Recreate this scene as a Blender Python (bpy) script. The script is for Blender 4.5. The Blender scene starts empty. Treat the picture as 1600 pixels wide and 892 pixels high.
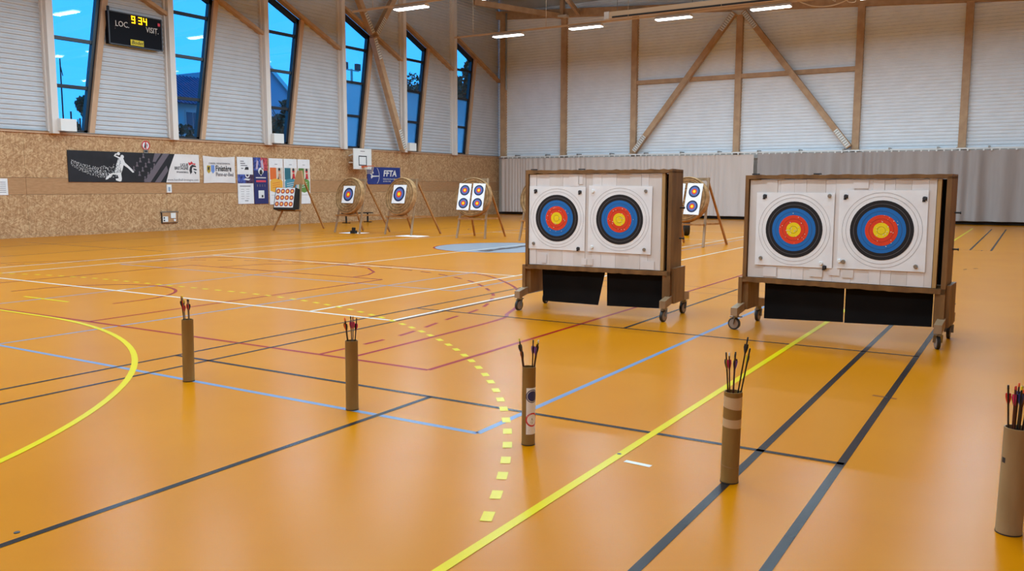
import bpy, math, random
from mathutils import Vector, Matrix
random.seed(7)
C = bpy.context.scene.collection
sc = bpy.context.scene
PI = math.pi

# ------------------------------------------------------------------ camera, sky, exposure
cam_d = bpy.data.cameras.new('camera')
cam = bpy.data.objects.new('camera', cam_d); C.objects.link(cam)
cam_d.sensor_width = 36.0
cam_d.lens = 36.0*1327.38/1600.0
cam_d.clip_end = 600
r_ = Vector((0.52265942, -0.85253889, 0.002137))
u_ = Vector((0.09849157, 0.06287093, 0.99314987))
f_ = Vector((0.84683324, 0.51886866, -0.11682798))
m = Matrix.Identity(4)
for i in range(3):
    m[i][0] = r_[i]; m[i][1] = u_[i]; m[i][2] = -f_[i]
m[0][3], m[1][3], m[2][3] = 0.0, 0.0, 1.64
cam.matrix_world = m
sc.camera = cam

world = bpy.data.worlds.new('dusk_sky'); sc.world = world
world.use_nodes = True
wn = world.node_tree.nodes; wl = world.node_tree.links
wn.clear()
wo = wn.new('ShaderNodeOutputWorld'); bg = wn.new('ShaderNodeBackground')
wtc = wn.new('ShaderNodeTexCoord'); wsx = wn.new('ShaderNodeSeparateXYZ'); wr = wn.new('ShaderNodeValToRGB')
wl.new(wtc.outputs['Generated'], wsx.inputs[0]); wl.new(wsx.outputs['Z'], wr.inputs[0])
e = wr.color_ramp.elements
e[0].position = 0.0; e[0].color = (0.036, 0.36, 0.92, 1)
e[1].position = 0.6; e[1].color = (0.026, 0.27, 0.82, 1)
wl.new(wr.outputs[0], bg.inputs[0]); bg.inputs[1].default_value = 2.1
wl.new(bg.outputs[0], wo.inputs[0])

sc.view_settings.view_transform = 'Standard'
sc.view_settings.look = 'None'
sc.view_settings.exposure = 0.0
sc.view_settings.gamma = 1.0
sc.view_settings.use_curve_mapping = False
LAMP_W = 222.0          # power of one ceiling luminaire
sc.cycles.max_bounces = 8
sc.cycles.diffuse_bounces = 5
sc.cycles.caustics_reflective = False
sc.cycles.caustics_refractive = False
sc.cycles.use_denoising = True

# ------------------------------------------------------------------ colours and materials
def lin(c):
    c /= 255.0
    return c/12.92 if c <= .04045 else ((c+.055)/1.055)**2.4
def rgb(r, g, b): return (lin(r), lin(g), lin(b), 1)
MATS = {}
def base_mat(name, col, rough=.6, spec=.5, metal=0.0, emit=None, estr=0.0):
    if name in MATS: return MATS[name]
    mt = bpy.data.materials.new(name); mt.use_nodes = True
    p = mt.node_tree.nodes['Principled BSDF']
    p.inputs['Base Color'].default_value = col
    p.inputs['Roughness'].default_value = rough
    p.inputs['Specular IOR Level'].default_value = spec
    p.inputs['Metallic'].default_value = metal
    if emit:
        p.inputs['Emission Color'].default_value = emit
        p.inputs['Emission Strength'].default_value = estr
    MATS[name] = mt
    return mt
def noisy(name, ca, cb, scale=(1, 1, 1), sc_=5.0, rough=.6, spec=.4, detail=4, dist=0.0, bump=0.0, coord='Object', lo=.35, hi=.65):
    mt = base_mat(name, ca, rough, spec)
    nt = mt.node_tree; N = nt.nodes; L = nt.links; p = N['Principled BSDF']
    tc = N.new('ShaderNodeTexCoord'); mp = N.new('ShaderNodeMapping'); ns = N.new('ShaderNodeTexNoise'); cr = N.new('ShaderNodeValToRGB')
    mp.inputs['Scale'].default_value = scale
    ns.inputs['Scale'].default_value = sc_; ns.inputs['Detail'].default_value = detail; ns.inputs['Distortion'].default_value = dist
    if coord == 'World':
        g = N.new('ShaderNodeNewGeometry'); L.new(g.outputs['Position'], mp.inputs[0])
    else:
        L.new(tc.outputs[coord], mp.inputs[0])
    L.new(mp.outputs[0], ns.inputs[0]); L.new(ns.outputs[0], cr.inputs[0])
    cr.color_ramp.elements[0].position = lo; cr.color_ramp.elements[0].color = ca
    cr.color_ramp.elements[1].position = hi; cr.color_ramp.elements[1].color = cb
    L.new(cr.outputs[0], p.inputs['Base Color'])
    if bump:
        b = N.new('ShaderNodeBump'); b.inputs['Strength'].default_value = bump; b.inputs['Distance'].default_value = .01
        L.new(ns.outputs[0], b.inputs['Height']); L.new(b.outputs[0], p.inputs['Normal'])
    return mt

def osb_mat(name, cols, vs):
    mt = base_mat(name, cols[0], .55, .3)
    nt = mt.node_tree; N = nt.nodes; L = nt.links; p = N['Principled BSDF']
    g = N.new('ShaderNodeNewGeometry')
    facs = []
    for ang, sx, sz in ((.5, 1.0, 3.2), (-.6, 1.0, 3.0), (1.4, 1.0, 3.4)):
        mp = N.new('ShaderNodeMapping'); mp.inputs['Rotation'].default_value = (0, ang, 0)
        nz = N.new('ShaderNodeTexVoronoi'); nz.inputs['Scale'].default_value = vs
        m2 = N.new('ShaderNodeMapping'); m2.inputs['Scale'].default_value = (sx, 1, sz)
        L.new(g.outputs['Position'], mp.inputs[0]); L.new(mp.outputs[0], m2.inputs[0]); L.new(m2.outputs[0], nz.inputs[0])
        sp = N.new('ShaderNodeSeparateColor'); L.new(nz.outputs['Color'], sp.inputs[0]); facs.append(sp.outputs[0])
    pick = N.new('ShaderNodeTexNoise'); pick.inputs['Scale'].default_value = 5.0; L.new(g.outputs['Position'], pick.inputs[0])
    gt = N.new('ShaderNodeMath'); gt.operation = 'GREATER_THAN'; gt.inputs[1].default_value = .5; L.new(pick.outputs[0], gt.inputs[0])
    mx = N.new('ShaderNodeMix'); L.new(gt.outputs[0], mx.inputs[0]); L.new(facs[0], mx.inputs[2]); L.new(facs[1], mx.inputs[3])
    mx2 = N.new('ShaderNodeMix'); mx2.inputs[0].default_value = .4; L.new(mx.outputs[0], mx2.inputs[2]); L.new(facs[2], mx2.inputs[3])
    cr = N.new('ShaderNodeValToRGB'); L.new(mx2.outputs[0], cr.inputs[0])
    cr.color_ramp.elements[0].position = .1; cr.color_ramp.elements[0].color = cols[0]
    cr.color_ramp.elements[1].position = .9; cr.color_ramp.elements[1].color = cols[2]
    k = cr.color_ramp.elements.new(.5); k.color = cols[1]
    L.new(cr.outputs[0], p.inputs['Base Color'])
    return mt

def glass_mat(name, frosted=False):
    mt = bpy.data.materials.new(name); mt.use_nodes = True
    nt = mt.node_tree; N = nt.nodes; L = nt.links; N.clear()
    o = N.new('ShaderNodeOutputMaterial'); mix = N.new('ShaderNodeMixShader'); fr = N.new('ShaderNodeFresnel')
    ge = N.new('ShaderNodeNewGeometry'); mr = N.new('ShaderNodeMapRange'); mr.inputs['To Min'].default_value = 1.45; mr.inputs['To Max'].default_value = 1/1.45
    L.new(ge.outputs['Backfacing'], mr.inputs['Value']); L.new(mr.outputs['Result'], fr.inputs[0])
    gl = N.new('ShaderNodeBsdfGlossy'); gl.inputs['Roughness'].default_value = .02
    if frosted:
        tr = N.new('ShaderNodeBsdfRefraction'); tr.inputs['IOR'].default_value = 1.03; tr.inputs['Roughness'].default_value = .6; tr.inputs[0].default_value = (.98, .78, .76, 1)
        tl_ = N.new('ShaderNodeBsdfTranslucent'); tl_.inputs[0].default_value = (.98, .95, .95, 1); m2 = N.new('ShaderNodeMixShader'); m2.inputs[0].default_value = .5
        L.new(tr.outputs[0], m2.inputs[1]); L.new(tl_.outputs[0], m2.inputs[2]); tr = m2
    else:
        tr = N.new('ShaderNodeBsdfTransparent'); tr.inputs[0].default_value = (.93, .96, .97, 1)
    L.new(fr.outputs[0], mix.inputs[0]); L.new(tr.outputs[0], mix.inputs[1]); L.new(gl.outputs[0], mix.inputs[2]); L.new(mix.outputs[0], o.inputs[0])
    return mt

def floor_paint(name, c1, c2):
    return noisy(name, c1, c2, (1, 1, 1), .9, rough=.265, spec=.065, detail=3, coord='World', lo=.3, hi=.7)

M_floor = floor_paint('orange_sports_floor', rgb(192, 113, 0), rgb(197, 118, 0))
PAINT = {
 'yellow': base_mat('yellow_floor_paint', rgb(214, 186, 4), .265, .065),
 'black': base_mat('black_floor_paint', rgb(44, 36, 34), .265, .065),
 'white': base_mat('white_floor_paint', rgb(222, 212, 196), .265, .065),
 'blue': base_mat('pale_blue_floor_paint', rgb(118, 134, 160), .265, .065),
 'red': base_mat('red_brown_floor_paint', rgb(150, 30, 18), .265, .065),
 'brown': base_mat('faded_brown_floor_paint', rgb(138, 78, 34), .265, .065),
 'steel': base_mat('grey_blue_floor_paint', rgb(140, 143, 150), .265, .065),
}
M_osb = osb_mat('osb_board', (rgb(160, 116, 76), rgb(186, 142, 100), rgb(212, 174, 130)), 9.0)
M_ply = noisy('plain_osb_band', rgb(172, 126, 84), rgb(184, 138, 96), (1, 1, 4), 6, coord='World')
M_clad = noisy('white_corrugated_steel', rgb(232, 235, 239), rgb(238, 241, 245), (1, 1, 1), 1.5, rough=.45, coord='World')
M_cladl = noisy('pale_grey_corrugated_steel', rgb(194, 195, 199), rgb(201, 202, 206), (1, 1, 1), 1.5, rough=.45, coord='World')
M_cream = base_mat('cream_painted_steel', rgb(226, 216, 208), .45)
M_white = base_mat('white_plastic', rgb(232, 230, 226), .4)
M_glulam = noisy('glulam_timber', rgb(182, 146, 112), rgb(198, 162, 126), (1, 1, 1), 3, coord='World', detail=5)
M_trimwood = noisy('window_timber', rgb(192, 152, 118), rgb(204, 166, 134), (1, 1, .2), 5, coord='World')
M_nail = base_mat('perforated_steel', rgb(226, 222, 214), .4, .5, .2)
M_hole = base_mat('dark_hole', rgb(70, 55, 45), .8)
M_blackfr = base_mat('black_window_frame', rgb(22, 26, 34), .35)
M_glass = glass_mat('clear_glass'); M_frost = glass_mat('frosted_glass', True)
M_deck = base_mat('grey_roof_deck', rgb(104, 100, 98), .6)
M_concrete = noisy('pale_wall_paint', rgb(196, 188, 178), rgb(204, 196, 188), (1, 1, 1), 2)
M_curtain = noisy('grey_beige_curtain', rgb(210, 194, 183), rgb(216, 200, 190), (1, 1, .1), 4, rough=.85, spec=.1)
M_curtain2 = noisy('taupe_curtain', rgb(168, 156, 150), rgb(176, 164, 158), (1, 1, .1), 4, rough=.85, spec=.1)
M_dark = base_mat('dark_skirting', rgb(42, 36, 34), .6)
M_black = base_mat('matt_black', rgb(20, 18, 18), .6)
M_rubber = noisy('black_rubber_sheet', rgb(15, 12, 12), rgb(21, 17, 16), (1, 1, 1), 3, rough=.8, spec=.12)
M_lampon = base_mat('lit_diffuser', (1, 1, 1, 1), .5, .2, 0, (1, .98, .96, 1), 9.0)
M_steel = base_mat('grey_metal', rgb(150, 146, 140), .35, .5, .8)
M_casthub = base_mat('grey_wheel_hub', rgb(150, 130, 115), .5)
M_butt = noisy('stained_timber', rgb(102, 66, 31), rgb(132, 91, 48), (1, 1, .25), 7, detail=6, rough=.6)
M_buttlight = noisy('raw_timber', rgb(165, 124, 74), rgb(182, 142, 90), (1, 1, .2), 7, rough=.6)
M_foam = noisy('white_foam', rgb(216, 204, 199), rgb(226, 216, 211), (1, 1, .3), 4, rough=.8, spec=.2)
M_foam2 = noisy('off_white_foam', rgb(206, 192, 184), rgb(218, 206, 198), (1, 1, .3), 4, rough=.8, spec=.2)
M_paper = noisy('white_paper', rgb(230, 224, 223), rgb(236, 232, 231), (1, 1, 1), 6, rough=.7, spec=.25)
M_tblack = base_mat('target_black', rgb(32, 28, 30), .6, .3)
M_tblue = base_mat('target_blue', rgb(28, 104, 176), .6, .3)
M_tred = base_mat('target_red', rgb(222, 62, 30), .6, .3)
M_tgold = base_mat('target_gold', rgb(240, 206, 20), .6, .3)
M_tline = base_mat('target_line', rgb(150, 140, 138), .7, .2)
M_straw = noisy('coiled_straw', rgb(150, 110, 70), rgb(182, 140, 96), (1, 1, 1), 9, rough=.85, spec=.15)
def coil_colour(mt, period):
    # groove shade between the turns of the straw coil, painted into its colour
    nt = mt.node_tree; N = nt.nodes; L = nt.links; p = N['Principled BSDF']
    old = p.inputs['Base Color'].links[0].from_socket
    tc = N.new('ShaderNodeTexCoord'); w = N.new('ShaderNodeTexWave'); w.wave_type = 'RINGS'; w.rings_direction = 'Y'
    w.inputs['Scale'].default_value = 2*PI/(20*period); w.inputs['Distortion'].default_value = .6
    L.new(tc.outputs['Object'], w.inputs[0])
    r = N.new('ShaderNodeMapRange'); r.inputs['To Min'].default_value = .62; r.inputs['To Max'].default_value = 1.0
    L.new(w.outputs['Fac'], r.inputs['Value'])
    m_ = N.new('ShaderNodeVectorMath'); m_.operation = 'SCALE'; L.new(old, m_.inputs[0]); L.new(r.outputs['Result'], m_.inputs['Scale']); L.new(m_.outputs[0], p.inputs['Base Color'])
coil_colour(M_straw, .0485*2)
M_easel = noisy('easel_timber', rgb(148, 96, 46), rgb(172, 118, 64), (1, 1, .2), 7)
M_easelgrey = noisy('weathered_easel_timber', rgb(140, 108, 76), rgb(158, 126, 94), (1, 1, .2), 7)
M_card = noisy('cardboard', rgb(134, 97, 46), rgb(146, 108, 56), (1, 1, .3), 9, rough=.8, spec=.2)
M_card2 = noisy('pale_cardboard', rgb(146, 112, 72), rgb(158, 124, 84), (1, 1, .3), 9, rough=.8, spec=.2)
M_tape = base_mat('beige_packing_tape', rgb(196, 164, 128), .35)
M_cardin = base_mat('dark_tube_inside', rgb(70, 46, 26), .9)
M_navy = base_mat('navy_print', rgb(36, 42, 98), .5)
M_ffta = noisy('royal_navy_banner', rgb(36, 52, 120), rgb(42, 60, 130), (1, 1, 1), 3)
M_bannerblack = noisy('black_banner', rgb(24, 22, 26), rgb(34, 32, 38), (1, 1, 1), 2)
M_bannerwhite = noisy('white_banner', rgb(222, 212, 208), rgb(232, 224, 220), (1, 1, 1), 2)
M_mauve = base_mat('grey_mauve_print', rgb(104, 92, 100), .6)
M_ink = base_mat('dark_ink', rgb(42, 40, 44), .6)
M_inkgrey = base_mat('grey_ink', rgb(120, 112, 116), .6)
M_printw = base_mat('white_print', rgb(228, 224, 222), .6)
M_printred = base_mat('red_print', rgb(200, 44, 50), .6)
M_printpink = base_mat('pink_red_print', rgb(225, 70, 90), .6)
M_orange = base_mat('orange_print', rgb(222, 106, 42), .6)
M_amber = base_mat('amber_print', rgb(236, 170, 60), .6)
M_teal = base_mat('dark_teal_print', rgb(40, 104, 118), .6)
M_teal2 = base_mat('teal_print', rgb(70, 140, 160), .6)
M_green = base_mat('green_print', rgb(84, 122, 50), .6)
M_green2 = base_mat('light_green_print', rgb(100, 140, 66), .6)
M_skin = base_mat('skin_tone_print', rgb(206, 150, 120), .6)
M_blueph = noisy('blue_photo_print', rgb(28, 36, 96), rgb(90, 110, 190), (1, 1, 1), 9)
M_redph = noisy('red_photo_print', rgb(130, 30, 50), rgb(215, 90, 90), (1, 1, 1), 9)
M_darkph = noisy('dark_photo_print', rgb(40, 24, 50), rgb(90, 60, 90), (1, 1, 1), 9)
M_crestY = base_mat('gold_crest', rgb(180, 150, 40), .6)
M_crestB = base_mat('blue_crest', rgb(110, 140, 200), .6)
M_led = base_mat('lit_yellow_digits', rgb(255, 220, 20), .5, .2, 0, (1, .62, .01, 1), 1.6)
M_leddim = base_mat('dim_red_digits', rgb(110, 40, 36), .5)
M_yellowplate = base_mat('yellow_plate', rgb(226, 206, 30), .5)
M_rim = base_mat('orange_rim', rgb(222, 92, 40), .4)
M_net = base_mat('white_net', rgb(210, 190, 160), .8)
M_cable = base_mat('cream_cable', rgb(222, 206, 186), .5)
M_beigebox = base_mat('beige_housing', rgb(214, 184, 150), .5)
M_bark = base_mat('bark', rgb(60, 54, 48), .9)
M_leaf = noisy('dusk_leaves', rgb(44, 58, 40), rgb(66, 82, 54), (1, 1, 1), 1.0)
M_roofblue = noisy('slate_roof', rgb(66, 84, 116), rgb(78, 96, 128), (1, 1, 1), 2)
M_housew = base_mat('white_render', rgb(205, 205, 205), .8)
M_housegrey = base_mat('pale_grey_cladding', rgb(150, 160, 176), .7)
M_winpane = base_mat('dark_house_window', rgb(80, 96, 116), .3)
M_ground = noisy('grass_ground', rgb(60, 74, 50), rgb(76, 88, 60), (1, 1, 1), .5)

# ------------------------------------------------------------------ mesh helpers
class MB:
    def __init__(s): s.v = []; s.f = []
    def add(s, vs, fs):
        o = len(s.v); s.v += [tuple(v) for v in vs]; s.f += [tuple(i+o for i in f) for f in fs]; return s
    def box(s, x0, x1, y0, y1, z0, z1):
        return s.add([(x0,y0,z0),(x1,y0,z0),(x1,y1,z0),(x0,y1,z0),(x0,y0,z1),(x1,y0,z1),(x1,y1,z1),(x0,y1,z1)],
              [(0,3,2,1),(4,5,6,7),(0,1,5,4),(1,2,6,5),(2,3,7,6),(3,0,4,7)])
    def bar(s, p0, p1, w, h, up=(0,0,1)):
        p0 = Vector(p0); p1 = Vector(p1); d = (p1-p0).normalized(); a = d.cross(Vector(up))
        if a.length < 1e-4: a = d.cross(Vector((1,0,0)))
        a.normalize(); b = a.cross(d)
        vs = []
        for p in (p0, p1):
            for i, j in ((-1,-1),(1,-1),(1,1),(-1,1)): vs.append(p + a*(i*w/2) + b*(j*h/2))
        return s.add(vs, [(0,1,2,3),(7,6,5,4),(0,4,5,1),(1,5,6,2),(2,6,7,3),(3,7,4,0)])
    def cyl(s, p0, p1, r0, r1=None, n=12, caps=True):
        r1 = r0 if r1 is None else r1
        p0 = Vector(p0); p1 = Vector(p1); d = (p1-p0).normalized()
        a = d.cross(Vector((0,0,1)))
        if a.length < 1e-4: a = d.cross(Vector((1,0,0)))
        a.normalize(); b = d.cross(a)
        vs = [p0+(a*math.cos(t)+b*math.sin(t))*r0 for t in [2*PI*i/n for i in range(n)]]
        vs += [p1+(a*math.cos(t)+b*math.sin(t))*r1 for t in [2*PI*i/n for i in range(n)]]
        fs = [(i,(i+1)%n,n+(i+1)%n,n+i) for i in range(n)]
        if caps: fs += [tuple(range(n-1,-1,-1)), tuple(range(n,2*n))]
        return s.add(vs, fs)
    def lathe(s, prof, n=32, axis='z'):
        # prof: list of (r, h); surface about the axis
        vs = []; fs = []
        for r, h in prof:
            for i in range(n):
                t = 2*PI*i/n; x, y = r*math.cos(t), r*math.sin(t)
                vs.append((x, y, h) if axis == 'z' else ((x, h, y) if axis == 'y' else (h, x, y)))
        for k in range(len(prof)-1):
            for i in range(n):
                j = (i+1) % n
                fs.append((k*n+i, k*n+j, (k+1)*n+j, (k+1)*n+i))
        return s.add(vs, fs)
    def prism(s, pts, off):
        # pts: planar loop of 3D points, off: extrusion vector
        n = len(pts); off = Vector(off)
        vs = [Vector(p) for p in pts]+[Vector(p)+off for p in pts]
        return s.add(vs, [tuple(range(n-1,-1,-1)), tuple(range(n,2*n))]+[(i,(i+1)%n,n+(i+1)%n,n+i) for i in range(n)])
    def ribbon(s, pts, w, z, t=.0012, closed=False):
        # a flat painted strip following pts on the floor
        n = len(pts); L = []; R = []
        for i, p in enumerate(pts):
            p = Vector((p[0], p[1], 0))
            if closed: a = Vector((*pts[i-1], 0)); b = Vector((*pts[(i+1) % n], 0))
            else: a = Vector((*pts[max(i-1,0)], 0)); b = Vector((*pts[min(i+1,n-1)], 0))
            d = (b-a).normalized(); nn = Vector((-d.y, d.x, 0))
            L.append(p+nn*w/2); R.append(p-nn*w/2)
        vs = [(q.x,q.y,z) for q in L]+[(q.x,q.y,z) for q in R]
        fs = [(n+i, n+(i+1) % n, (i+1) % n, i) for i in range(n if closed else n-1)]
        return s.add(vs, fs)
    def tube(s, pts, r, n=6):
        for a, b in zip(pts[:-1], pts[1:]): s.cyl(a, b, r, r, n)
        return s
    def build(s, name, mat, parent=None, loc=(0,0,0), rotz=0, smooth=False):
        me = bpy.data.meshes.new(name); me.from_pydata(s.v, [], s.f); me.update()
        me.materials.append(mat)
        if smooth:
            for p in me.polygons: p.use_smooth = True
            try: me.set_sharp_from_angle(angle=math.radians(40))
            except Exception: pass
        o = bpy.data.objects.new(name, me); C.objects.link(o)
        o.location = loc; o.rotation_euler = (0,0,rotz)
        if parent: o.parent = parent
        return o
def tag(o, label, cat, group=None):
    o['label'] = label; o['category'] = cat
    if group: o['group'] = group
    return o
def thing(name, label, cat, loc=(0,0,0), rotz=0, group=None):
    o = bpy.data.objects.new(name, None); C.objects.link(o); o.empty_display_size = .1
    o.location = loc; o.rotation_euler = (0,0,rotz)
    return tag(o, label, cat, group)
def struct(name, loc=(0,0,0)):
    o = bpy.data.objects.new(name, None); C.objects.link(o); o['kind'] = 'structure'; o.location = loc; return o
def smesh(mb, name, mat):
    o = mb.build(name, mat); o['kind'] = 'structure'; return o
def lab(o, t): o['label'] = t; return o
def copy_tree(o, parent=None):
    c = o.copy(); C.objects.link(c)
    if parent: c.parent = parent
    for ch in [x for x in CH.get(o.name, [])]: CH.setdefault(c.name, []).append(copy_tree(ch, c))
    return c
CH = {}
def note(o):
    # remember the tree below o for copying
    for ch in o.children: CH.setdefault(o.name, []).append(ch); note(ch)

def letters(txt, size, mat, parent, org, right, up, align='CENTER', thick=.002, bold=0.0, shear=0.0, sx=1.0, name='lettering'):
    cu = bpy.data.curves.new('lettering', 'FONT'); cu.body = txt; cu.size = size; cu.align_x = align; cu.align_y = 'CENTER'
    cu.extrude = thick; cu.offset = bold; cu.shear = shear; cu.resolution_u = 2
    t = bpy.data.objects.new('lettering_curve', cu); C.objects.link(t)
    dg = bpy.context.evaluated_depsgraph_get(); dg.update()
    me = bpy.data.meshes.new_from_object(t.evaluated_get(dg))
    bpy.data.objects.remove(t); bpy.data.curves.remove(cu)
    right = Vector(right); up = Vector(up); nrm = right.cross(up)
    M = Matrix.Identity(4)
    for i in range(3): M[i][0] = right[i]*sx; M[i][1] = up[i]; M[i][2] = nrm[i]; M[i][3] = org[i]
    me.transform(M); me.materials.clear(); me.materials.append(mat)
    o = bpy.data.objects.new(name, me); C.objects.link(o)
    if parent: o.parent = parent
    return o

# flat print helper on a wall-facing sheet: local x right, z up, facing -y
def flat(mb, pts, y, t=.002): return mb.prism([(x, y, z) for x, z in pts], (0, t, 0))
def rect(mb, x0, x1, z0, z1, y, t=.002): return mb.box(x0, x1, y, y+t, z0, z1)
def disc(mb, cx, cz, r, y, t=.002, n=40): return flat(mb, [(cx+r*math.cos(2*PI*i/n), cz+r*math.sin(2*PI*i/n)) for i in range(n)], y, t)
def ring(mb, cx, cz, r, w, y, n=56):
    vs = []
    for i in range(n):
        a = 2*PI*i/n
        vs += [(cx+(r-w)*math.cos(a), y, cz+(r-w)*math.sin(a)), (cx+(r+w)*math.cos(a), y, cz+(r+w)*math.sin(a))]
    return mb.add(vs, [(2*i, 2*i+1, (2*i+3) % (2*n), (2*i+2) % (2*n)) for i in range(n)])

# ------------------------------------------------------------------ floor and its painted lines
YL, XE = 26.65, 42.0          # inner faces of left and end walls
X0, Y0 = -6.0, -5.5           # back and right walls
floor = smesh(MB().box(X0, XE+.3, Y0, YL+.3, -.2, 0), 'floor', M_floor)
ZL = {'steel': .0005, 'brown': .0008, 'blue': .0011, 'red': .0014, 'black': .0017, 'white': .0020, 'yellow': .0023}
LBL = {'blue': 'pale blue court line', 'red': 'red-brown court line', 'black': 'black court line', 'white': 'white court line', 'yellow': 'yellow court line', 'brown': 'faint brown court line', 'steel': 'grey-blue centre circle'}
def line(col, pts, w=.05, name='court_line', closed=False):
    o = MB().ribbon(pts, w, ZL[col], closed=closed).build(name, PAINT[col], floor); lab(o, LBL[col]); return o
def arc(cx, cy, rx, ry, a0, a1, n=40): return [(cx+rx*math.cos(math.radians(a0+(a1-a0)*i/n)), cy+ry*math.sin(math.radians(a0+(a1-a0)*i/n))) for i in range(n+1)]
def spline(P, k=6):
    out = []
    for i in range(len(P)-1):
        p0 = P[max(i-1,0)]; p1 = P[i]; p2 = P[i+1]; p3 = P[min(i+2,len(P)-1)]
        for j in range(k):
            t = j/k
            out.append(tuple(.5*((2*p1[q])+(-p0[q]+p2[q])*t+(2*p0[q]-5*p1[q]+4*p2[q]-p3[q])*t*t+(-p0[q]+3*p1[q]-3*p2[q]+p3[q])*t**3) for q in (0,1)))
    return out+[P[-1]]
def mir(P, c=12.08): return P+[(x, 2*c-y) for x, y in reversed(P)]
def dashes(col, pts, on, off, w, start=0.0):
    # cut a polyline into dashes
    acc = -start; cur = None
    segs = []
    for a, b in zip(pts[:-1], pts[1:]):
        d = math.dist(a, b); n = max(1, int(d/.025))
        for i in range(n):
            s = acc+d*i/n; ph = (s % (on+off))
            p = (a[0]+(b[0]-a[0])*i/n, a[1]+(b[1]-a[1])*i/n)
            if ph < on:
                if cur is None: cur = []; segs.append(cur)
                cur.append(p)
            else: cur = None
        acc += d
    for s in segs:
        if len(s) > 1: line(col, [s[0], s[len(s)//2], s[-1]], w, 'court_line_dash')
# handball (yellow)
line('yellow', [(-3, 2.085), (38.0, 2.03)], .055)
six = arc(-.12, 10.55, 6.03, 6.03, -64, 0, 30)+[(5.91, 13.55)]+arc(-.12, 13.55, 6.03, 6.03, 1, 45, 14)
line('yellow', six, .055)
nine = arc(-.13, 10.52, 8.99, 9.02, -67.2, 0, 60)+[(8.86, 13.55)]+arc(-.13, 13.55, 8.99, 9.0, 1, 30, 14)
dashes('yellow', nine, .15, .142, .06)
line('yellow', [(6.83, 11.5), (6.83, 12.62)])
# badminton (black, 4 cm)
for xa, xb in ((-3, 13.4), (25.0, 38.4)):
    for y in (.887, 1.366): line('black', [(xa, y), (xb if xa < 0 else 37.9, y)], .05)
    for y in (6.53, 7.0): line('black', [(xa, y), (xb, y)], .04)
line('black', [(-3, 3.93), (5.2, 3.93)], .045); line('black', [(8.97, 3.97), (13.4, 3.97)], .04)
line('black', [(5.2, .87), (5.2, 7.0)], .045); line('black', [(8.97, .87), (8.97, 7.0)], .04)
line('brown', [(13.38, .87), (13.38, 7.0)], .035); line('brown', [(12.62, .87), (12.62, 7.0)], .03)
line('brown', [(25.0, .87), (25.0, 7.0)], .03)
line('brown', [(7.06, .82), (7.09, 1.0)], .04)
# tennis (white)
line('white', [(7.98, 6.6), (7.98, 17.4)]); line('white', [(7.98, 6.6), (30.0, 6.66)], .05); line('white', [(7.98, 8.0), (29.5, 8.04)])
line('white', [(7.98, 16.3), (22.0, 16.6)]); line('white', [(7.98, 17.4), (22.0, 17.7)])
line('white', [(13.2, 8.03), (13.3, 16.4)]); line('white', [(13.22, 12.14), (25.3, 12.14)]); line('white', [(25.3, 8.0), (25.3, 16.3)])
line('white', [(8.0, 12.13), (8.15, 12.13)]); line('white', [(30.0, 6.6), (30.0, 17.4)])
line('white', [(4.565, 2.0), (4.555, 1.83)], .04)
# volleyball (pale blue)
line('blue', [(4.575, 3.07), (4.575, 21.0)], .05); line('blue', [(4.575, 3.07), (13.55, 3.07)])
line('blue', [(4.6, 9.05), (13.4, 9.0)], .04); line('blue', [(4.6, 12.13), (13.4, 12.17)], .04)
line('blue', [(10.78, 7.65), (10.72, 16.1)], .04); line('blue', [(10.78, 7.65), (28.5, 7.64)], .04); line('blue', [(10.72, 16.1), (28.5, 16.4)], .04)
# basketball (red-brown)
line('red', [(5.965, 4.53), (5.965, 19.6)]); line('red', [(5.965, 4.53), (32.0, 4.57)])
line('red', [(5.965, 9.64), (11.43, 9.67)]); line('red', [(11.43, 9.67), (11.4, 14.72)]); line('red', [(11.4, 14.72), (5.965, 14.72)])
line('red', [(11.45, 10.35), (11.9, 10.4), (12.34, 10.64), (12.88, 11.26), (13.1, 12.1), (12.9, 12.95), (12.4, 13.6), (11.42, 13.9)], .05)
line('red', [(7.06, 10.82)]+arc(7.45, 12.1, 1.27, 1.28, -90, 90, 24)+[(7.06, 13.4)], .05)
three = spline([(5.98, 5.5), (7.4, 5.5), (8.77, 5.54), (9.19, 5.7), (9.88, 5.97), (10.9, 6.55), (11.87, 7.27), (12.91, 8.42), (13.25, 9.33), (13.42, 10.46), (13.52, 12.08)])
line('red', mir(three), .05)
old3 = spline([(5.98, 5.86), (7.22, 5.86), (8.42, 6.09), (9.38, 6.25), (10.27, 6.64), (10.97, 7.1), (12.0, 8.16), (12.75, 9.5), (13.05, 10.73), (13.15, 12.08)])
dashes('red', mir(old3), .36, .24, .05)
# centre circle with a dark worn wordless band
cc = MB().add([(19.2+1.82*math.cos(2*PI*i/48), 12.05+1.82*math.sin(2*PI*i/48), ZL['steel']) for i in range(48)], [tuple(range(48))]).build('centre_circle', PAINT['steel'], floor); lab(cc, LBL['steel'])
line('red', arc(19.2, 12.05, 1.84, 1.84, 0, 360, 48)[:-1], .05, closed=True)
for i in range(9):
    xa = 17.75+i*.33
    o = MB().ribbon([(xa, 11.75+.05*(i % 2)), (xa+.25, 11.75)], .36-.08*(i % 3), ZL['black']).build('centre_mark', PAINT['black'], floor); lab(o, 'dark worn mark in the centre circle')
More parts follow.
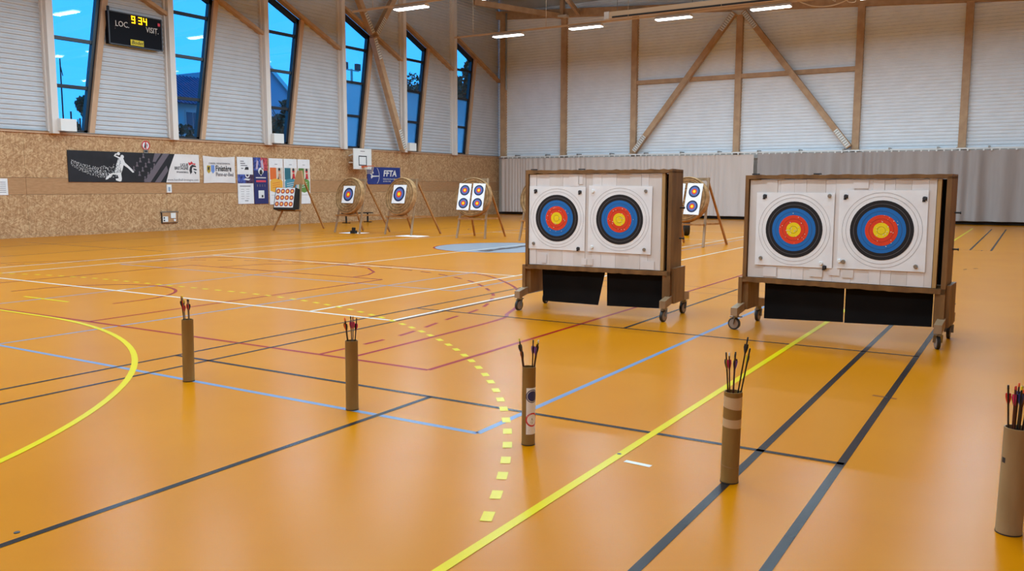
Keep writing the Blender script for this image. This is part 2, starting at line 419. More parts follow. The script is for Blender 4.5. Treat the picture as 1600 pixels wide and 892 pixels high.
# far faint lines
for a, b in (((10.39, 20.1), (17.0, 20.3)), ((9.0, 23.2), (20.0, 23.4)), ((13.4, 18.4), (13.4, 24.5)), ((15.0, 19.0), (30.0, 19.4)), ((20.5, 17.0), (20.5, 24.0)), ((16.0, 21.6), (26.0, 21.6))):
    line('brown', [a, b], .05)
line('brown', arc(27.3, 17.4, 1.3, 1.0, 0, 360, 32)[:-1], .04, closed=True)
for a, b in (((25.05, 1.1), (24.88, 1.09)), ((19.0, 1.13), (19.15, 1.08)), ((19.35, .97), (19.42, .9))): line('black', [a, b], .03, 'floor_scuff')
for x, y in ((2.07, 4.02), (4.67, 2.085), (7.07, .9)):
    o = MB().cyl((x, y, -.01), (x, y, .003), .014, .014, 10).build('floor_socket', M_dark, floor); lab(o, 'small dark floor socket')

# ------------------------------------------------------------------ left wall
wall_left = smesh(MB().box(X0, XE+.3, YL+.02, YL+.3, 0, 3.28), 'wall_left', M_concrete)
def seam_panels(z0, z1, xs, mat):
    for a, b in zip(xs[:-1], xs[1:]):
        MB().box(a+.004, b-.004, YL-.015+random.uniform(-.002, .002), YL+.02, z0+.004, z1-.004).build('osb_panel', mat, wall_left)
xs = [X0, -.3, 4.7, 9.7, 14.7, 19.7, 24.7, 29.7, 34.7, 39.0, XE]
seam_panels(1.85, 3.24, xs, M_osb); seam_panels(1.33, 1.85, xs, M_ply); seam_panels(.09, 1.33, xs, M_osb)
bb = smesh(MB().box(X0, XE, YL-.03, YL+.02, 0, .09), 'baseboard_left', M_osb)
tr = smesh(MB().box(X0, XE-.1, YL-.06, YL+.05, 3.235, 3.30), 'trim_1', M_trimwood)
tr2 = smesh(MB().box(X0, XE-.1, YL-.09, YL+.02, 3.30, 3.322), 'trim_2', M_steel)
COLS = [15.5, 19.9, 24.31, 28.74, 33.03, 37.27]
def strip_z(dx): return 9.30-.44*(dx-.47)
P_, D_ = .15, .035
def corr(name, rows, parent, y=YL, flip=False, axis='x'):
    # rows(z) -> (a, b) limits along the wall; trapezoid profile in depth
    mb = MB(); prev = None
    for z, d in rows['zs']:
        r = rows['f'](z)
        if r is None or r[1]-r[0] < .01: prev = None; continue
        n = len(mb.v)
        if axis == 'x': mb.v += [(r[0], y+d, z), (r[1], y+d, z)]
        else: mb.v += [(y+d, r[0], z), (y+d, r[1], z)]
        if prev is not None: mb.f.append((prev, prev+1, n+1, n) if not flip else (prev, n, n+1, prev+1))
        prev = n
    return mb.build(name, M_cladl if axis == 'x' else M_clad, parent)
def zlist(z0, z1):
    out = []; z = z0
    while z < z1:
        for f, d in ((0, 0), (.40, 0), (.50, D_), (.90, D_)):
            if z+f*P_ < z1: out.append((z+f*P_, d))
        z += P_
    out.append((z1, D_)); return out
ZTOP = 12.2
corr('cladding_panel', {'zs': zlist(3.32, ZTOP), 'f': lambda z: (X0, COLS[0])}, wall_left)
for k, cx in enumerate(COLS):
    nx = COLS[k+1] if k+1 < len(COLS) else XE
    xr = lambda z, cx=cx: cx+1.52+(z-3.3)*(.86/5.2)           # right edge of the slanted timber jamb
    def low(z, cx=cx, nx=nx):
        if z > strip_z(2.38): return None
        b = min(nx, cx+.47+(9.30-z)/.44)
        return (xr(z), b)
    def high(z, cx=cx, nx=nx):
        a = max(cx+.2, cx+.47+(9.30-z)/.44)
        return (a, nx) if a < nx else None
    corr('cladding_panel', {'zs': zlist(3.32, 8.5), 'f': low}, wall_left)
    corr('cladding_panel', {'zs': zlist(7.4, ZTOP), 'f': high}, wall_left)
    # column
    MB().box(cx, cx+.22, YL-.27, YL+.05, 3.24, 11.45).build('column', M_cream, wall_left)
    MB().box(cx-.05, cx+.0, YL-.1, YL+.05, 3.3, 11.4).build('column_flange', M_cream, wall_left)
    # sloping timber canopy strip, window head to the next column
    ex = min(4.60, nx-cx+.1)
    mb = MB(); a = (cx+.24, strip_z(.24)+.03); b = (cx+ex, strip_z(ex)+.03)
    mb.prism([(a[0], YL-.23, a[1]-.06), (b[0], YL-.23, b[1]-.06), (b[0], YL-.23, b[1]+.07), (a[0], YL-.23, a[1]+.07)], (0, .28, 0))
    mb.build('timber_strip', M_glulam, wall_left)
    # window
    w = struct('window_%d' % (k+1), (cx, YL, 3.3))
    zt = lambda dx: strip_z(dx)-.06-3.3
    bl, tl = .22, .22; br, tr_ = 1.33, 2.17
    def jx(z): return br+z*(tr_-br)/5.2      # outer edge of frame at the slanted jamb (z above sill)
    # timber jamb
    q = [(br, 0), (br+.19, 0), (tr_+.21, 5.2), (tr_, 5.2)]
    MB().prism([(x, -.08, z) for x, z in q], (0, .3, 0)).build('timber_jamb', M_trimwood, w)
    # frame: deep slanted jamb, head, sill, left jamb
    fr = MB(); fw = .10
    fr.prism([(x, .02, z) for x, z in ((br-.13, 0), (br, 0), (tr_, zt(tr_)), (tr_-.13, zt(tr_-.13)))], (0, .16, 0))
    fr.prism([(x, .02, z) for x, z in ((tl, zt(tl)-.22), (tr_-.02, zt(tr_)-.22), (tr_, zt(tr_)), (tl, zt(tl)))], (0, .16, 0))
    fr.box(bl, br, .02, .18, 0, .10); fr.box(bl-.04, bl+.05, .02, .18, 0, zt(bl))
    fr.build('frame', M_blackfr, w)
    zz = [.10, 1.47, 2.97, 4.49]
    for z in zz[1:]: MB().box(bl, jx(z)-.05, .05, .16, z-.055, z+.055).build('glazing_bar', M_blackfr, w)
    for i, z in enumerate(zz):
        z1 = zz[i+1] if i < 3 else None
        if z1: q = [(bl, z), (jx(z)-.08, z), (jx(z1)-.08, z1), (bl, z1)]
        else: q = [(bl, z), (jx(z)-.08, z), (tr_-.1, zt(tr_)-.05), (bl, zt(bl)-.05)]
        MB().prism([(x, .10, zq) for x, zq in q], (0, .012, 0)).build('pane', M_frost if (k >= 3 and i < 2) else M_glass, w)
for i in (0, 2, 4):
    tag(MB().box(0, .52, 0, .16, 0, .38).build('junction_box', M_white, None, (COLS[i]+.17, YL-.44, 3.322)),
        {0: 'white square box at the foot of the column left of the scoreboard', 2: 'white square box at the foot of the column above the teal and green posters', 4: 'white square box at the foot of the timber brace'}[i], 'box', None)
# K-bracing on the left wall
yb = 26.28
def brace(p0, p1, wall, wdt=.22, plates=(True, True), nrm=(0,-1,0), mat=None):
    b = MB().bar(p0, p1, wdt, wdt, nrm).build('brace', mat or M_glulam, wall)
    d = (Vector(p1)-Vector(p0)); L = d.length; d.normalize(); nv = Vector(nrm)
    for s, pl in ((0, plates[0]), (1, plates[1])):
        if not pl: continue
        a = Vector(p0)+d*.05 if s == 0 else Vector(p1)-d*.05
        e2 = a+d*(.95 if s == 0 else -.95)
        o = nv*(wdt/2+.006)
        MB().bar(a+o, e2+o, wdt*.8, .008, nrm).build('steel_plate', M_nail, b)
        hb = MB(); side = d.cross(nv).normalized()
        for i in range(8):
            for j in (-1, 0, 1):
                c = a+(e2-a)*((i+.7)/8.4)+side*(j*wdt*.25)+nv*(wdt/2+.011)
                hb.bar(c-d*.022, c+d*.022, .035, .004, nrm)
        hb.build('plate_holes', M_hole, b)
    return b
node = (30.75, yb, 8.45)
brace((32.78, yb, 3.36), (30.68, yb, 8.35), wall_left, .26)
brace((30.62, yb, 8.5), (29.0, yb, 11.0), wall_left, .24, (True, False))
brace((30.85, yb, 8.5), (32.75, yb, 11.1), wall_left, .24, (True, False))

# ------------------------------------------------------------------ end wall
wall_end = smesh(MB().box(XE+.05, XE+.3, Y0, YL+.3, 0, 12.2), 'wall_end', M_concrete)
POSTS = [26.25, 22.35, 18.2, 12.72, 7.2, 2.86, -1.4]
ys = [YL]+POSTS+[Y0]
def roof_z(y): return 10.82+.066*(y-18)
for a, b in zip(ys[:-1], ys[1:]):
    corr('cladding_panel', {'zs': zlist(3.28, 11.4), 'f': lambda z, a=a, b=b: (b, a)}, wall_end, XE-.02, False, 'y')
for y in POSTS:
    MB().box(XE-.24, XE+.05, y-.15, y+.15, 3.3, roof_z(y)).build('post', M_glulam, wall_end)
    MB().box(XE-.27, XE-.0, y-.2, y+.2, 3.24, 3.33).build('post_foot', M_glulam, wall_end)
hb = MB().prism([(XE-.3, YL, roof_z(YL)-.42), (XE-.3, Y0, roof_z(Y0)-.42), (XE-.3, Y0, roof_z(Y0)), (XE-.3, YL, roof_z(YL))], (.26, 0, 0)).build('header_beam', M_glulam, wall_end)
brace((XE-.36, 18.05, 3.4), (XE-.36, 12.95, 9.95), wall_end, .26, nrm=(-1,0,0))
brace((XE-.36, 7.42, 3.42), (XE-.36, 12.5, 9.95), wall_end, .26, nrm=(-1,0,0))
for a, b in ((18.05, 12.87), (12.57, 7.35)): MB().box(XE-.2, XE, b, a, 6.86, 7.06).build('rail', M_glulam, wall_end)
MB().box(XE-.29, XE-.05, 12.3, 13.1, 9.85, 10.2).build('steel_plate', M_nail, wall_end)
smesh(MB().box(XE-.06, XE+.05, Y0, YL, 0, .12), 'baseboard_end', M_dark)

# ------------------------------------------------------------------ other walls, ceiling with rafters
wall_right = smesh(MB().box(X0, XE+.3, Y0-.3, Y0, 0, 12.0), 'wall_right', M_clad)
for a in range(8): MB().box(X0+a*6+.01, X0+a*6+5.99, Y0, Y0+.03, 0, 3.2).build('osb_panel', M_osb, wall_right)
wall_back = smesh(MB().box(X0-.3, X0, Y0-.3, YL+.3, 0, 12.4), 'wall_back', M_clad)
for a in range(5): MB().box(X0, X0+.03, Y0+a*6.43+.01, Y0+a*6.43+6.42, 0, 3.2).build('osb_panel', M_osb, wall_back)
def deck(y): return 11.55+.066*(y-18)
ceiling = smesh(MB().prism([(X0-.3, YL+.35, deck(YL)), (X0-.3, Y0-.3, deck(Y0)), (X0-.3, Y0-.3, deck(Y0)+.2), (X0-.3, YL+.35, deck(YL)+.2)], (XE-X0+.6, 0, 0)), 'ceiling', M_deck)
for x in [37.38, 33.14, 28.85, 24.42, 20.0, 15.6, 11.2, 6.8, 2.4, -2.0]:
    MB().prism([(x-.1, YL-.05, deck(YL)-.62), (x-.1, Y0+.02, deck(Y0)-.62), (x-.1, Y0+.02, deck(Y0)-.02), (x-.1, YL-.05, deck(YL)-.02)], (.2, 0, 0)).build('rafter', M_glulam, ceiling)
ra = MB().bar((37.5, 25.3, 11.02), (41.75, 22.4, 10.72), .2, .26).build('roof_brace', M_glulam, ceiling)
MB().bar((37.5, 19.9, 10.62), (41.7, 21.4, 10.75), .16, .2).build('roof_brace', M_glulam, ceiling)
MB().box(41.5, 41.72, 22.25, 22.45, 10.7, 11.75).build('strut', M_glulam, ceiling)
MB().box(41.4, 41.76, 22.0, 22.75, 10.62, 10.74).build('steel_shoe', M_nail, ceiling)
MB().box(41.4, 41.76, 17.7, 18.6, 10.45, 10.58).build('steel_shoe', M_nail, ceiling)
# steel services in the corner
MB().cyl((41.6, 25.9, 7.0), (41.6, 25.9, 11.2), .05, .05, 10).build('conduit', M_steel, wall_end)

# ------------------------------------------------------------------ ceiling luminaires
ROWS = [33.4, 26.4, 20.1, 13.5, 7.0, .4]
LY = [20.7, 16.8, 12.87, 9.0, 5.1, 1.2]
ZLMP = 8.34
rank = ['farthest', 'second', 'third', 'fourth', 'fifth']
VIS = {(33.4, 20.7): 'lit strip luminaire hanging nearest the left wall in the far row', (33.4, 16.8): 'lit strip luminaire second from the left wall in the far row',
       (33.4, 12.87): 'lit strip luminaire hanging under the beige screen housing', (33.4, 9.0): 'lit strip luminaire just left of the hanging cable loops',
       (26.4, 20.7): 'lit strip luminaire hanging above the timber bracing of the left wall'}
ld = bpy.data.lights.new('luminaire_light', 'AREA'); ld.shape = 'RECTANGLE'; ld.size = .26; ld.size_y = 1.42; ld.energy = LAMP_W; ld.color = (.56, .81, 1.0)
lup = bpy.data.lights.new('added_uplight', 'AREA'); lup.shape = 'RECTANGLE'; lup.size = .12; lup.size_y = 1.3; lup.energy = LAMP_W*.34; lup.color = ld.color  # unseen upward fill added above each luminaire to brighten ceiling and upper walls
hm = MB().prism([(-.17, -.75, .0), (.17, -.75, 0), (.10, -.75, .10), (-.10, -.75, .10)], (0, 1.5, 0)); dm = MB().box(-.155, .155, -.73, .73, -.03, .0)
proto = None
for x in ROWS:
    rl = MB().bar((x, YL-3.0 if x > 20 else YL-4, ZLMP+.16), (x, Y0+1.5, ZLMP+.16), .06, .07)
    for yy in [q-1.95 for q in LY]+[22.6]: rl.cyl((x, yy, ZLMP+.19), (x, yy, deck(yy)-.01), .008, .008, 5)
    tag(rl.build('light_rail', M_beigebox), {33.4: 'thin beige rail carrying the far row of ceiling lights', 26.4: 'thin beige rail carrying the nearer luminaire by the left wall bracing'}.get(x, 'thin beige light rail above the hall, out of frame'), 'rail', None if x > 21 else 'light rails out of frame')
    for y in LY:
        lbl = VIS.get((x, y), 'lit strip luminaire in a row out of frame')
        t = thing('ceiling_light', lbl, 'light', (x, y, ZLMP), 0, 'strip luminaires on the light rails' if (x, y) in VIS else 'strip luminaires out of frame')
        h = bpy.data.objects.new('housing', hm_me) if proto else hm.build('housing', M_cream, t)
        d = bpy.data.objects.new('diffuser', dm_me) if proto else dm.build('diffuser', M_lampon, t)
        if proto is None: hm_me, dm_me, proto = h.data, d.data, t
        else:
            C.objects.link(h); C.objects.link(d); h.parent = t; d.parent = t
        lo = bpy.data.objects.new('luminaire_light', ld); C.objects.link(lo); lo.parent = t; lo.location = (0, 0, -.05)
        lu = bpy.data.objects.new('added_uplight', lup); C.objects.link(lu); lu.parent = t; lu.location = (0, 0, .23); lu.rotation_euler = (PI, 0, 0)

# hanging screen housing and cables
t = thing('screen_housing', 'long beige housing of a roll-up screen hung under the roof', 'housing', (37.0, 13.4, 9.36))
MB().box(-.14, .14, -4.0, 3.95, -.02, .26).build('casing', M_beigebox, t)
MB().box(-.16, .16, 3.95, 4.2, -.05, .28).build('end_cap', M_cream, t)
MB().box(-.15, -.139, -3.9, 3.8, -.03, .05).build('slot', M_dark, t)
for y in (-3.2, 0, 3.6): MB().cyl((0, y, .26), (0, y, deck(13.4+y)-9.36-.5), .012, .012, 6).build('hanger', M_steel, t)
def catmull3(P, k=6):
    out = []
    for i in range(len(P)-1):
        p0, p1, p2, p3 = P[max(i-1,0)], P[i], P[i+1], P[min(i+2, len(P)-1)]
        for j in range(k):
            s = j/k; out.append(tuple(.5*(2*p1[q]+(p2[q]-p0[q])*s+(2*p0[q]-5*p1[q]+4*p2[q]-p3[q])*s*s+(3*p1[q]-p0[q]-3*p2[q]+p3[q])*s**3) for q in range(3)))
    return out+[P[-1]]
X = 33.6
tag(MB().tube(catmull3([(X, 8.35, 9.1), (X, 8.2, 8.66), (X, 7.7, 8.36), (X, 7.3, 8.25), (X, 6.8, 8.24), (X, 6.3, 8.38), (X, 6.0, 8.6), (X, 5.9, 8.9)]), .02).build('cable_loop', M_cable), 'long cream cable hanging in a shallow loop right of a luminaire', 'cable')
tag(MB().tube(catmull3([(X+.1, 7.2, 8.75), (X+.1, 6.75, 8.4), (X+.1, 6.7, 8.5), (X+.1, 6.1, 8.45), (X+.1, 6.05, 8.3), (X+.1, 6.3, 8.34), (X+.1, 6.35, 8.6)]), .018).build('cable_loop', M_cable), 'short cream cable tangled above the long hanging loop', 'cable')

# ------------------------------------------------------------------ curtain on the end wall
def curtain(name, ya, yb_, x, label, amp, per, zb, zt, mat_):
    mb = MB(); n = int(abs(ya-yb_)/.045); prev = None; ph = 0
    for i in range(n+1):
        y = ya+(yb_-ya)*i/n
        ph += .045*2*PI/(per*(1+.35*math.sin(y*1.7)+.2*math.sin(y*.63+1)))
        a = amp*(1+.4*math.sin(y*.9))
        for z, k in ((zb, 1.0), (zb+.9, .95), (zt-.7, .8), (zt-.12, .55), (zt, .4+.15*math.sin(y*3))):
            mb.v.append((x-a*k*math.sin(ph)+.03*k*math.sin(y*5.1), y, z))
        b = len(mb.v)-5
        if prev is not None:
            for j in range(4): mb.f.append((prev+j, prev+j+1, b+j+1, b+j))
        prev = b
    t = thing(name, label, 'curtain', (0, 0, 0)); mb.build('fabric', mat_, t, smooth=True)
    return t
cA = curtain('wall_curtain', 26.2, 11.75, XE-.42, 'shallow-pleated grey curtain behind the left wheeled target', .035, .34, .16, 3.16, M_curtain)
cB = curtain('wall_curtain', 11.55, -5.2, XE-.50, 'deep-pleated grey curtain behind the right wheeled target', .085, .75, .16, 3.19, M_curtain2)
rt = thing('curtain_rail', 'white curtain rail with hooks along the end wall', 'rail', (XE-.45, 0, 3.2))
MB().box(-.05, .03, -5.3, 26.2, .03, .09).build('track', M_white, rt)
hk = MB()
y = 26.0
while y > -5:
    hk.box(-.07, -.05, y-.03, y+.03, -.04, .05); y -= .3
hk.build('hooks', M_white, rt)['kind'] = 'stuff'
br_ = MB()
for y in [25.2-1.95*i for i in range(16)]: br_.box(-.07, .4, y-.04, y+.04, .07, .16)
br_.build('brackets', M_steel, rt)['kind'] = 'stuff'

# ------------------------------------------------------------------ things on the left wall
YP = YL-.035       # plane of flat things on the boards
RX, UZ = (1,0,0), (0,0,1)
# scoreboard
sb = thing('scoreboard', 'black electronic scoreboard reading 9:34 between two windows', 'scoreboard', (17.62, 26.42, 6.29))
cas = MB().box(0, 2.0, 0, .2, 0, 1.06).build('casing', base_mat('blue_black_panel', rgb(12, 13, 22), .6, .15), sb)
ed = MB()
for a in ((0, 2.0, -.02, .0, -.02, .02), (0, 2.0, -.02, 0, 1.04, 1.07), (-.02, .02, -.02, 0, 0, 1.06), (1.98, 2.02, -.02, 0, 0, 1.06)): ed.box(*a)
ed.build('edge_trim', base_mat('charcoal_trim', rgb(58, 58, 64), .4), sb)
def digit(ch, x, z, w, h, mat):
    seg = {'9': 'abcdfg', '3': 'abcdg', '4': 'bcfg'}[ch]; mb = MB(); s = .036; hh = h/2
    R = {'a': (x, x+w, z+h-s, z+h), 'd': (x, x+w, z, z+s), 'g': (x, x+w, z+hh-s/2, z+hh+s/2), 'f': (x, x+s, z+hh, z+h), 'b': (x+w-s, x+w, z+hh, z+h), 'c': (x+w-s, x+w, z, z+hh), 'e': (x, x+s, z, z+hh)}
    for c in seg: rect(mb, *R[c], -.03)
    return mb.build('digit', mat, sb)
digit('9', .83, .77, .14, .24, M_led); digit('3', 1.09, .77, .14, .24, M_led); digit('4', 1.28, .77, .14, .24, M_led)
for z in (.83, .92): rect(MB(), 1.015, 1.045, z, z+.03, -.03).build('colon_dot', M_leddim, sb)
letters('LOC.', .26, M_printw, sb, (.48, -.025, .67), RX, UZ, sx=.9); letters('VISIT.', .26, M_printw, sb, (1.62, -.025, .63), RX, UZ, sx=.8)
mb = MB(); rect(mb, .76, 1.26, .04, .23, -.027); mb.build('name_plate', M_yellowplate, sb)
letters('Bodet', .17, M_ink, sb, (1.01, -.034, .135), RX, UZ, shear=.25, sx=1.05)
mb = MB(); rect(mb, 1.84, 1.93, .82, .92, -.03); mb.build('warning_sticker', M_printpink, sb)
mb = MB()
for x, z in ((.2, .5), (.2, .57), (1.74, .5), (1.74, .57)): rect(mb, x, x+.025, z, z+.02, -.03)
mb.build('score_dots', M_inkgrey, sb)
MB().box(-.03, .03, -.03, .03, 1.06, 1.2).build('bracket', M_black, sb)

# long handball banner
bn = thing('banner', 'long black banner with a dotted white leaping player on the board wall', 'banner', (16.06, YP, 1.725))
W_, H_ = 5.06, 1.02
MB().box(0, W_, -.008, .012, 0, H_).build('cloth', M_bannerblack, bn)
mb = MB(); q = [(3.62, 0), (W_, 0), (W_, H_), (4.02, H_), (3.78, .5)]; flat(mb, q, -.012); mb.build('white_field', M_bannerwhite, bn)
mb = MB()
for d0, w in ((2.72, .26), (3.15, .24), (3.02, .0)):
    if w: flat(mb, [(d0, 0), (d0+w, 0), (d0+w+.82, 1.02), (d0+.82, 1.02)], -.011) if d0+w+.82 < 4.0 else flat(mb, [(d0, 0), (d0+w, 0), (3.72, .42), (3.66, .6)], -.011)
flat(mb, [(3.1, .72), (3.22, .72), (3.46, 1.02), (3.2, 1.02)], -.011)
mb.build('stripe_print', M_mauve, bn)
mb = MB()
for i in range(4):
    for j in range(3):
        cx = 2.35+.21*j+.13*i-.0; cz = .48-.17*j+.15*i-.02
        if 0.03 < cz < .95: flat(mb, [(cx-.05, cz-.07), (cx+.06, cz-.07), (cx+.015, cz+.03), (cx+.04, cz+.06), (cx, cz+.10), (cx-.03, cz+.06), (cx-.01, cz+.03)], -.012)
mb.build('ermine_print', M_mauve, bn)
mb = MB()
body = [(1.62, .33), (1.70, .60), (1.78, .80), (1.88, .86), (1.97, .80), (2.03, .66), (2.20, .52), (2.33, .40), (2.36, .34), (2.30, .33), (2.13, .48), (1.97, .58), (1.92, .42), (1.86, .30), (1.88, .12), (1.86, .04), (1.80, .02), (1.66, .06), (1.65, .12), (1.76, .13), (1.74, .24), (1.55, .26), (1.36, .10), (1.28, .08), (1.30, .15), (1.46, .28)]
flat(mb, body, -.012); disc(mb, 1.93, .86, .065, -.013, n=16); disc(mb, 1.80, .96, .055, -.013, n=16)
flat(mb, [(1.80, .80), (1.62, .88), (1.68, .96), (1.76, .97), (1.74, .93), (1.68, .90), (1.84, .84)], -.013)
mb.build('player_print', M_printw, bn)
rd = random.Random(3); mb = MB()
for i in range(420):
    t = rd.random()**.8; x = 1.75-1.65*t; zc = .42+.22*t*t-.12*math.sin(t*3); sp = .26-.14*t
    z = zc+rd.uniform(-sp, sp)*.9; s = rd.uniform(.008, .022)*(1-.5*t)
    if .05 < z < .95: flat(mb, [(x-s, z), (x, z-s), (x+s, z), (x, z+s)], -.0125, .001)
o = mb.build('dot_print', M_printw, bn); o['kind'] = 'stuff'
mb = MB()
for i in range(190):
    x = rd.uniform(1.45, 1.86); z = rd.uniform(.3, .8); s = rd.uniform(.008, .016); flat(mb, [(x-s, z), (x, z-s), (x+s, z), (x, z+s)], -.0142, .001)
mb.build('speckle_print', M_bannerblack, bn)['kind'] = 'stuff'
letters('LIGUE', .15, M_ink, bn, (4.58, -.014, .63), RX, UZ, 'RIGHT', bold=.004, sx=.85); letters('BRETAGNE', .15, M_ink, bn, (4.58, -.014, .51), RX, UZ, 'RIGHT', bold=.004, sx=.80)
letters('FFHANDBALL', .085, M_ink, bn, (4.58, -.014, .37), RX, UZ, 'RIGHT', bold=.002)
letters('www.handball-bretagne.com', .115, M_inkgrey, bn, (4.34, -.014, .095), RX, UZ, sx=1.0)
mb = MB()
flat(mb, [(4.66, .30), (4.62, .45), (4.66, .58), (4.76, .66), (4.90, .62), (4.93, .56), (4.84, .57), (4.76, .56), (4.73, .48), (4.74, .38)], -.014)
flat(mb, [(4.80, .52), (4.92, .50), (4.97, .46), (4.88, .45), (4.80, .47)], -.014); flat(mb, [(4.80, .42), (4.92, .38), (4.90, .30), (4.84, .36)], -.014)
mb.build('crest_print', M_ink, bn)
mb = MB(); flat(mb, [(4.62, .62), (4.58, .74), (4.68, .72), (4.72, .78), (4.80, .70), (4.90, .70), (4.88, .64), (4.76, .68)], -.014); mb.build('red_crest_print', M_printred, bn)
# Finistere banner
fb = thing('banner', 'square white banner with the department name beside the black banner', 'banner', (21.30, YP, 1.705))
mb = MB(); NX = 14
for j in range(9):
    for i in range(NX+1):
        x = 1.5*i/NX; z = 1.02*j/8; edge = math.sin(PI*i/NX)
        mb.v.append((x+.02*math.sin(PI*j/8)*(1 if i < 2 else -1 if i > NX-2 else 0), -.006-.004*math.sin(i*1.7+j*.8), z-(.04*edge*(j/8) if j > 6 else 0)+(.02*edge if j == 0 else 0)))
for j in range(8):
    for i in range(NX):
        a = j*(NX+1)+i; mb.f.append((a, a+1, a+NX+2, a+NX+1))
mb.build('cloth', M_bannerwhite, fb, smooth=True)
letters('CONSEIL DEPARTEMENTAL', .09, M_inkgrey, fb, (.76, -.014, .74), RX, UZ, sx=.92)
letters('Finistère', .30, M_ink, fb, (.56, -.014, .55), RX, UZ, 'LEFT', bold=.006, sx=.72); letters('Penn-ar-Bed', .20, M_inkgrey, fb, (.57, -.014, .33), RX, UZ, 'LEFT', bold=.003, sx=.83)
mb = MB(); flat(mb, [(.17, .66), (.33, .66), (.33, .45), (.25, .36), (.17, .45)], -.014); mb.build('gold_shield', M_crestY, fb)
mb = MB(); flat(mb, [(.36, .68), (.52, .68), (.52, .45), (.44, .36), (.36, .45)], -.014); mb.build('blue_shield', M_crestB, fb)
mb = MB(); flat(mb, [(.20, .60), (.29, .62), (.27, .5), (.21, .48)], -.016); mb.build('shield_charge', M_ink, fb)

def poster(x0, x1, z0, z1, label, base):
    t = thing('poster', label, 'poster', (x0, YP-.012, z0)); MB().box(0, x1-x0, 0, .022, 0, z1-z0).build('sheet', base, t); return t, x1-x0, z1-z0
# white and blue poster
t, w, h = poster(22.90, 23.68, .9, 2.73, 'tall white poster with a blue photo strip beside the square banner', M_paper)
mb = MB(); rect(mb, .0, w*.5, h*.44, h*.63, -.004); mb.build('photo_print', M_blueph, t)
mb = MB(); rect(mb, w*.5, w, h*.44, h*.63, -.004); mb.build('photo_print', M_darkph, t)
mb = MB(); ring(mb, w*.62, h*.62, .09, .025, -.008, 20); flat(mb, [(w*.35, h*.52), (w*.7, h*.5), (w*.8, h*.53), (w*.5, h*.545)], -.008); mb.build('emblem_print', M_printw, t)
mb = MB()
for zz_, a, b in ((.90, .2, .42), (.855, .2, .5), (.81, .22, .64), (.37, .12, .8)): rect(mb, w*a, w*b, h*zz_, h*(zz_+.018), -.004)
for r in range(5):
    for c in (.18, .52): rect(mb, w*c, w*(c+.2), h*(.31-.05*r), h*(.316-.05*r), -.004)
mb.build('text_lines', M_inkgrey, t)['kind'] = 'stuff'
mb = MB(); flat(mb, [(w*.45, h*.73), (w*.72, h*.73), (w*.7, h*.79), (w*.52, h*.79)], -.004); rect(mb, w*.24, w*.38, h*.75, h*.765, -.004); rect(mb, w*.42, w*.64, h*.06, h*.072, -.004); mb.build('dark_print', M_ink, t)
# navy poster
t, w, h = poster(23.72, 24.44, .89, 2.73, 'tall navy poster with red photo strip on top', M_navy)
mb = MB(); rect(mb, 0, w*.5, h*.72, h, -.004); mb.build('photo_print', M_blueph, t)
mb = MB(); rect(mb, w*.5, w, h*.72, h, -.004); mb.build('photo_print', M_redph, t)
mb = MB(); disc(mb, w*.5, h*.71, .14, -.007, n=24); flat(mb, [(w*.36, h*.69), (w*.64, h*.69), (w*.5, h*.6)], -.007); mb.build('emblem_print', M_printw, t)
rect(MB(), w*.12, w*.85, h*.555, h*.575, -.007).build('title_print', M_printw, t); rect(MB(), w*.28, w*.7, h*.12, h*.29, -.007).build('white_panel', M_printw, t)
mb = MB(); flat(mb, [(.1, h*.75), (.16, h*.95), (.24, h*.92), (.2, h*.75)], -.007); flat(mb, [(.4, h*.74), (.36, h*.92), (.46, h*.97), (.52, h*.76)], -.007); mb.build('player_print', base_mat('pale_figure_print', rgb(190, 170, 190), .6), t)
mb = MB(); rect(mb, w*.14, w*.84, h*.47, h*.51, -.007); mb.build('red_strip', M_printpink, t)
mb = MB(); disc(mb, w*.5, h*.70, .07, -.010, n=18); rect(mb, w*.5, w*.62, h*.14, h*.19, -.010); mb.build('dark_print', M_ink, t)
mb = MB()
for i in range(4): rect(mb, w*(.2+.18*i), w*(.24+.18*i), h*.37, h*.42, -.007)
mb.build('small_print', M_inkgrey, t)['kind'] = 'stuff'
